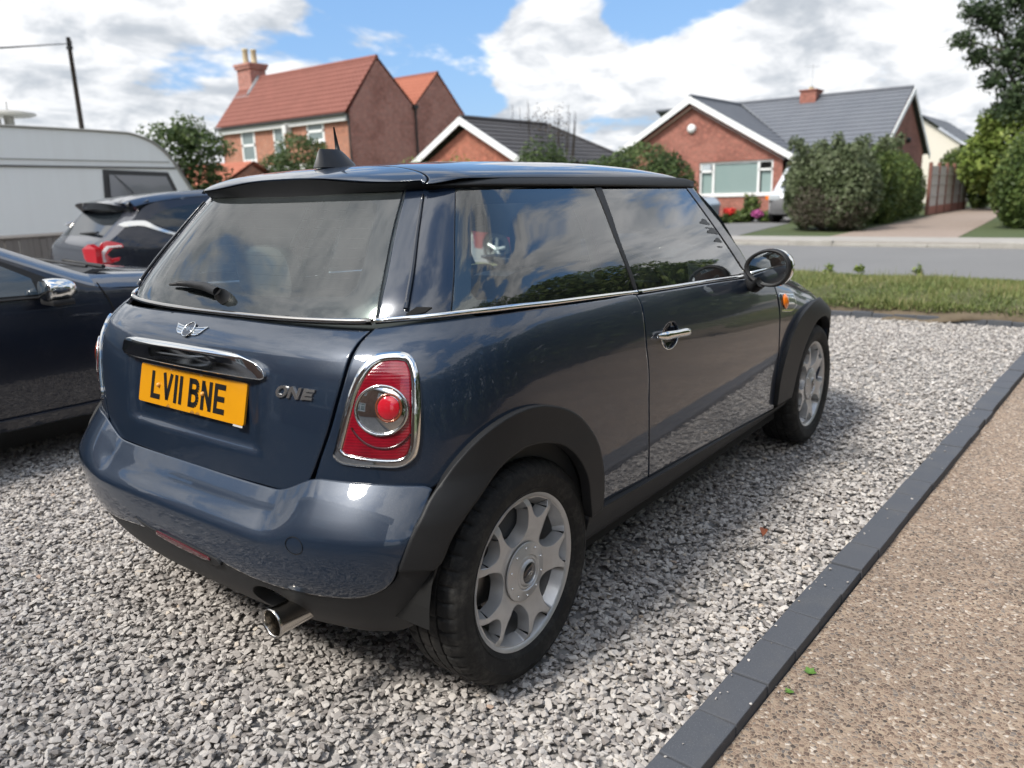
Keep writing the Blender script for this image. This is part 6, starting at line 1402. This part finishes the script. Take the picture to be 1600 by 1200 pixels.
def make_hatch():
    t = thing('dark_hatchback', (.065, 7.325, 0), 'black hatchback with red tail lamp and roof spoiler parked in front of the caravan', 'car', rz=R(-4), local=True)
    prof = [(2.36, .30), (2.28, .52), (2.34, .70), (2.40, .88), (2.52, .98), (2.70, 1.15), (2.80, 1.25), (2.72, 1.325), (3.0, 1.385), (3.45, 1.435), (3.9, 1.445), (4.4, 1.40), (4.7, 1.34), (5.45, .98), (5.95, .88), (6.25, .72), (6.30, .45), (6.22, .25)]
    segs = [(0, 4, 'tailgate', NAVYPAINT), (4, 6, 'rear_window', DARKGLASS), (6, 12, 'roof', NAVYPAINT), (12, 13, 'windscreen', DARKGLASS), (13, 17, 'bonnet', NAVYPAINT)]
    side = [(2.42, .32), (2.34, .52), (2.40, .70), (2.46, .88), (2.60, 1.0), (2.80, 1.16), (2.92, 1.26), (3.05, 1.315), (3.5, 1.36), (3.9, 1.37), (4.35, 1.33), (4.65, 1.27), (5.35, .94), (5.85, .84), (6.15, .70), (6.2, .45), (6.15, .26), (4, .24)]
    win = [(2.90, 1.115), (3.12, 1.225), (3.5, 1.285), (3.95, 1.30), (4.45, 1.25), (5.15, .985), (3.35, .965)]
    fn, W = simple_car(t, prof, .87, segs, side, [('side_window', win, DARKGLASS, .005)], (3.02, 5.55), NAVYPAINT, rc=.07, wheel_r=.305, zb=(.2, .95, 1.45), tumble=.22)
    for mir in (False, True):
        cc = np.array([4.3, 0, .6]); o = panel('window_trim', [(2.62, 1.095), (2.70, 1.125), (2.90, 1.125), (3.02, 1.05), (3.22, .975), (3.45, .96), (3.45, .948), (3.2, .955), (3.0, 1.02), (2.85, 1.075), (2.68, 1.072)], fn, CHROME, t, res=.03, depth=.006, bev=.002, off=.008, mir=mir, center=cc, corner=60, step=.02)
        # claw-shaped tail lamp round the corner
        l = panel('tail_lamp', [(u_+.12*mir, v_) for u_, v_ in [(2.375, .70), (2.385, .82), (2.44, .915), (2.50, .935), (2.62, .90), (2.63, .865), (2.53, .86), (2.47, .80), (2.50, .755), (2.58, .765), (2.57, .735), (2.47, .70)]], fn, BRIGHTRED, t, res=.03, depth=.02, bev=.004, off=.012, mir=mir, center=cc, corner=40, step=.02)
        panel('lamp_stripe', [(u_+.12*mir, v_) for u_, v_ in [(2.41, .72), (2.425, .82), (2.48, .885), (2.61, .885), (2.62, .872), (2.50, .868), (2.45, .80), (2.455, .72)]], fn, WHITE, l, res=.03, depth=.006, bev=.002, off=.015, mir=mir, center=cc, corner=40, step=.02)
        if mir: continue
        s_ = 1 if mir else -1
        b = MB(); q = np.array([(2.345, s_*.84, .70), (2.355, s_*.82, .87), (2.365, s_*.62, .91), (2.36, s_*.46, .86), (2.355, s_*.50, .76), (2.35, s_*.62, .70)]); V = np.vstack([q+[-.03, 0, 0], q+[.03, 0, 0]]); n = len(q); b.add(V, [tuple(range(n)), tuple(range(2*n-1, n-1, -1))]+[(i, (i+1) % n, n+(i+1) % n, n+i) for i in range(n)]); b.build('tail_lamp_inner', BRIGHTRED, t)
    b = MB(); V = []
    for y in np.linspace(-.66, .66, 13):
        k = (abs(y)/.66)**3; V += [(2.62+.14*k, y, 1.335-.06*k), (2.80+.1*k, y, 1.362-.06*k), (3.02, y, 1.395-.05*k), (2.98, y, 1.345-.07*k), (2.70+.12*k, y, 1.262-.05*k)]
    F = [(i*5+j, i*5+(j+1) % 5, (i+1)*5+(j+1) % 5, (i+1)*5+j) for i in range(12) for j in range(5)]+[(0, 1, 2, 3, 4), (64, 63, 62, 61, 60)]
    b.add(V, F); b.build('spoiler', NAVYPAINT, t, True, ang=35)
    b = MB(); b.tube([(2.55, .1, 1.0), (2.52, -.45, 1.02)], .014, 6); b.build('rear_wiper', RUBBERTRIM, t)
    b = MB(); b.add([(2.29, .26, .58), (2.29, -.26, .58), (2.285, -.26, .47), (2.285, .26, .47)], [(0, 3, 2, 1)]); b.build('number_plate', YELLOW, t)
make_hatch()
def make_red_car():
    t = thing('red_hatchback', (10.65, 0, 0), 'red hatchback parked at the roadside, glimpsed through the side windows of the blue car', 'car', rz=R(-90), local=True)
    # local x runs along -y of the yard
    prof = [(-7.75, .3), (-7.82, .6), (-7.7, 1.0), (-7.2, 1.38), (-6.7, 1.46), (-5.9, 1.45), (-5.5, 1.36), (-4.75, .98), (-4.2, .88), (-3.85, .70), (-3.8, .45), (-3.86, .25)]
    segs = [(0, 2, 'tailgate', REDPAINT), (2, 3, 'rear_window', DARKGLASS), (3, 6, 'roof', REDPAINT), (6, 7, 'windscreen', DARKGLASS), (7, 11, 'bonnet', REDPAINT)]
    side = [(-7.68, .32), (-7.74, .6), (-7.62, .97), (-7.15, 1.30), (-6.7, 1.385), (-5.95, 1.375), (-5.55, 1.29), (-4.75, .92), (-4.2, .81), (-3.92, .66), (-3.88, .45), (-3.95, .26), (-5.8, .24)]
    fn, W = simple_car(t, prof, .88, segs, side, [('side_window', [(-7.3, 1.0), (-7.05, 1.22), (-6.68, 1.31), (-5.97, 1.30), (-5.6, 1.22), (-5.05, .97)], HOUSEGLASS, .005)], (-7.05, -4.6), REDPAINT, rc=.08, wheel_r=.31, tumble=.2)
    for s_ in (-1, 1):
        b = MB(); b.lathe([(0, .05), (.07, .03), (.10, -.05)], (-3.92, s_*.62, .68), 'x', 16); b.build('headlight', FROST, t, True)
    b = MB(); b.box((-3.80, -.26, .40), (-3.775, .26, .51)); b.build('number_plate', PALEPLATE, t)
make_red_car()
def make_suv():
    t = thing('silver_van', (26.4, 6.55, .1), 'silver-white van with grey bumper half hidden behind the grey shrub', 'van', rz=R(182), local=True)
    prof = [(-2.3, .3), (-2.35, 1.0), (-2.2, 1.75), (-1.2, 1.85), (.6, 1.82), (.85, 1.72), (1.35, 1.10), (1.9, 1.0), (2.1, .8), (2.15, .5), (2.1, .28)]
    segs = [(0, 2, 'rear_doors', WHITEPAINT), (2, 5, 'roof', WHITEPAINT), (5, 6, 'windscreen', DARKGLASS), (6, 8, 'bonnet', WHITEPAINT), (8, 10, 'bumper', mat('grey_bumper', (.12, .12, .125), .6))]
    side = [(-2.2, .32), (-2.25, 1.0), (-2.12, 1.66), (-1.2, 1.77), (.55, 1.74), (.78, 1.66), (1.28, 1.04), (1.85, .92), (2.02, .75), (2.05, .5), (2.0, .3)]
    simple_car(t, prof, .90, segs, side, [('side_window', [(-.1, 1.08), (-.1, 1.62), (.55, 1.62), (.75, 1.52), (1.12, 1.08)], DARKGLASS, .005)], (1.35, -1.35), WHITEPAINT, rc=.09, wheel_r=.32, tumble=.16)
    for s_ in (-1, 1):
        b = MB(); b.box((2.0, s_*.55-.18, .72), (2.12, s_*.55+.18, .90), bev=.03); b.build('headlight', FROST, t, True, ang=40)
        b = MB(); b.box((1.92, s_*.78-.06, .74), (2.06, s_*.78+.06, .88), bev=.02); b.build('indicator', AMBER, t, True, ang=40)
make_suv()
def make_blue_car():
    t = thing('pale_blue_car', (23.4, 10.6, .1), 'pale blue-grey car parked below the bungalow window, only its bonnet showing past the pillar', 'car', rz=R(-90), local=True)
    prof = [(-2.0, .3), (-2.05, .7), (-1.9, 1.05), (-1.3, 1.42), (.1, 1.44), (.4, 1.34), (1.05, .98), (1.7, .86), (1.95, .65), (1.9, .28)]
    segs = [(0, 2, 'tailgate', GREYPAINT), (2, 3, 'rear_window', DARKGLASS), (3, 5, 'roof', GREYPAINT), (5, 6, 'windscreen', DARKGLASS), (6, 9, 'bonnet', GREYPAINT)]
    side = [(-1.92, .32), (-1.97, .7), (-1.83, 1.0), (-1.28, 1.34), (.06, 1.36), (.35, 1.27), (1.0, .91), (1.65, .79), (1.87, .6), (1.82, .3)]
    simple_car(t, prof, .82, segs, side, [('side_window', [(-1.5, 1.0), (-1.2, 1.27), (.03, 1.29), (.3, 1.2), (.78, .95)], DARKGLASS, .005)], (1.25, -1.25), GREYPAINT, rc=.08, wheel_r=.29, tumble=.2)
make_blue_car()
def make_caravan():
    A = R(7.8); t = thing('white_caravan', (4.05, 12.63, 0), 'weathered white touring caravan with a rounded front behind the fence', 'caravan', rz=A, local=True)
    WH = mat('caravan_panel', (.62, .64, .62), .45, 0, .2, fn=lambda t_, b: setc(t_, b, t_.mix(t_.math('MULTIPLY', t_.noise(t_.add('ShaderNodeMapping', ins={'Vector': pos(t_), 'Scale': (2.2, 2.2, .12)}).outputs[0], 2.2, 5, .7), .32), (.86, .88, .86), (.55, .52, .46))))
    prof = [(-3.6, .55), (-3.75, 1.4), (-3.6, 2.3), (-3.2, 2.6), (0, 2.61), (2.29, 2.60), (2.74, 2.48), (3.0, 2.31), (3.19, 2.11), (3.33, 1.89), (3.45, 1.70), (3.58, 1.50), (3.72, 1.2), (3.75, .85), (3.6, .55)]
    P = smooth_poly(prof, .12, closed=True, corner=70); n = len(P); D = 2.15
    V = [(x, y, z) for y in (0, D) for x, z in P]
    mk('side_panel', [(x, 0, z) for x, z in P], [tuple(range(n))], WH, t); mk('side_panel', [(x, D, z) for x, z in P], [tuple(range(n))[::-1]], WH, t)
    mk('shell', V, [(i, n+i, n+(i+1) % n, (i+1) % n) for i in range(n)], WH, t, True)
    b = MB(); b.tube([(x, -.012, z) for x, z in P], .022, 6, closed=True); b.build('edge_trim', mat('aged_trim', (.30, .29, .26), .5), t, True)
    b = MB(); b.box((-3.6, -.02, 1.965), (3.22, 0.0, 1.995)); b.build('awning_rail', mat('dark_rail', (.10, .095, .085), .6), t)
    b = MB(); b.box((-3.6, -.012, 2.085), (3.10, .0, 2.10)); b.build('upper_seam', mat('aged_trim', (.3, .3, .3)), t)
    b = MB(); b.add([(1.66, -.010, 1.94), (3.04, -.010, 1.90), (3.36, -.010, 1.2), (1.60, -.010, 1.2)], [(0, 3, 2, 1)]); f = b.build('window', mat('window_rubber', (.05, .05, .05), .7), t)
    b = MB(); b.add([(1.76, -.035, 1.85), (2.97, -.02, 1.82), (3.20, -.02, 1.3), (1.72, -.035, 1.3)], [(0, 3, 2, 1)]); b.build('pane', mat('smoked_acrylic', (.20, .205, .22), .12, 0, .6), f)
    b = MB(); b.tube([(1.86, -.03, 1.84), (2.15, -.07, 1.55), (2.2, -.03, 1.5)], .008, 5); b.build('window_stay', DARK, f)
    b = MB(); b.lathe([(.13, 0), (.13, .20), (.08, .22)], (.38, .9, 2.60), 'z', 14); b.lathe([(.0, .30), (.22, .285), (.42, .245), (.44, .22), (.36, .19), (0, .20)], (.66, .9, 2.66), 'z', 24); b.tube([(.66, .9, 2.6), (.66, .9, 2.86)], .08, 10); b.tube([(.66, .9, 2.94), (.66, .9, 3.1)], .01, 5); b.build('roof_aerial', mat('aged_plastic', (.34, .33, .30), .6), t, True, ang=40)
    b = MB(); b.tube([(0, .1, 2.61), (2.2, .1, 2.61)], .03, 6); b.build('roof_rail', WHITEWORN, t)
    for x in (-.3, .55):
        b = MB(); b.lathe([(.0, -.01), (.2, -.01), (.31, -.03), (.31, -.2)], (x, .2, .31), 'y', 24); b.build('wheel', TYRE, t, True, ang=40)
make_caravan()
# ------------------------------------------------------------ fences, pole
def f_fence(t, b):
    p = pos(t); n = t.noise(t.add('ShaderNodeMapping', ins={'Vector': p, 'Scale': (14, 14, 1.2)}).outputs[0], 2.5, 5, .7); i = t.add('ShaderNodeObjectInfo').outputs['Random']
    c = t.mix(n, (.13, .115, .10), (.30, .275, .25)); setc(t, b, t.mix(t.math('MULTIPLY', i, .5), c, (.17, .15, .13)))
FENCEWOOD = mat('grey_fence_wood', (.2, .18, .16), .85, fn=f_fence)
CONC = mat('brown_stained_post', (.17, .075, .055), .8)
PANELWOOD = mat('pale_fence_panel', (.4, .37, .34), .85, fn=lambda t, b: setc(t, b, t.mix(t.noise(pos(t), 6, 5, .7), (.34, .31, .285), (.54, .50, .465))))
def make_fences():
    t = thing('board_fence', (3.0, 9.6, 0), 'low weathered vertical board fence in front of the caravan', 'fence')
    a = np.array([.2, 9.05]); d = np.array([math.cos(R(14)), math.sin(R(14))]); b = MB(); b.box((0, -.011, 0), (.092, .011, .90)); b.build('board', FENCEWOOD); o = bpy.data.objects['board']; me = o.data
    for k in range(64):
        if k: o = bpy.data.objects.new('board', me); COL.objects.link(o)
        o.parent = t; p = a+d*k*.1; o.location = (p[0]-3.0, p[1]-9.6, random.uniform(-.015, .015)); o.rotation_euler = (0, random.uniform(-.01, .01), R(14)+random.uniform(-.04, .04))
    b = MB(); e = a+d*6.4; b.tube([(*a, .92), (*e, .92)], .035, 4); b.build('rail', FENCEWOOD, t); b = MB(); q = np.array([-d[1], d[0]])*.05; b.tube([(*(a+q), .3), (*(e+q), .3)], .03, 4); b.build('rail', FENCEWOOD, t)
    t = thing('panel_fence', (33.5, 3.45, .09), 'tall panel fence with reddish posts beside the pink gravel drive', 'fence')
    A = np.array([30.2, 3.58]); D = np.array([6.6, -.22]); L = np.linalg.norm(D); D /= L; k = 5; N = np.array([-D[1], D[0]])
    for i in range(k+1):
        p = A+D*L*i/k; b = MB(); b.box((p[0]-.055, p[1]-.055, .05), (p[0]+.055, p[1]+.055, 1.92)); b.build('post', CONC, t)
        if i < k:
            q = A+D*L*(i+1)/k
            b = MB(); b.hull([(*(p+N*.015), .40), (*(q+N*.015), .40), (*(p-N*.015), .40), (*(q-N*.015), .40), (*(p+N*.015), 1.80), (*(q+N*.015), 1.80), (*(p-N*.015), 1.80), (*(q-N*.015), 1.80)]); b.build('fence_panel', PANELWOOD, t)
            b = MB(); b.hull([(*(p+N*.03), .08), (*(q+N*.03), .08), (*(p-N*.03), .08), (*(q-N*.03), .08), (*(p+N*.03), .40), (*(q+N*.03), .40), (*(p-N*.03), .40), (*(q-N*.03), .40)]); b.build('gravel_board', CONC if False else mat('terracotta_board', (.28, .12, .09), .85), t)
            for z in (.75, 1.15, 1.5):
                b = MB(); b.tube([(*(p-N*.03), z), (*(q-N*.03), z)], .022, 4); b.build('rail', PANELWOOD, t)
    t = thing('dark_gate', (37.3, 2.6, .09), 'dark brown garden gate with a small white sign at the end of the pink drive', 'gate'); b = MB(); b.box((37.2, 1.3, .1), (37.28, 2.4, 1.5)); b.build('gate_board', mat('dark_gate_wood', (.06, .03, .022), .8), t)
    b = MB(); b.box((37.16, 1.9, .95), (37.18, 2.2, 1.2)); b.build('sign_plate', WHITE, t)
make_fences()
def make_pole():
    t = thing('telegraph_pole', (11.86, 26.47, -.09), 'dark wooden telegraph pole rising behind the caravan', 'utility pole')
    b = MB(); b.tube([(11.86, 26.47, -.1), (11.86, 26.47, 6.75)], [.10, .065], 10); b.build('pole', mat('creosote_wood', (.055, .045, .04), .85), t, True)
    b = MB(); b.box((11.79, 26.38, 6.38), (11.93, 26.56, 6.48)); b.tube([(11.86, 26.35, 6.5), (11.86, 26.35, 6.65)], .04, 6); b.build('bracket', BLACKPIPE, t)
    for e, s_ in (((-24, 42, 6.6), 1.2), ((-26, 36, 6.2), 1.5)):
        P = [np.array([11.86, 26.4, 6.55])*(1-k)+np.array(e)*k-np.array([0, 0, s_*4*k*(1-k)]) for k in np.linspace(0, 1, 24)]; b = MB(); b.tube(P, .014, 4); b.build('cable', BLACKPIPE, t)
make_pole()
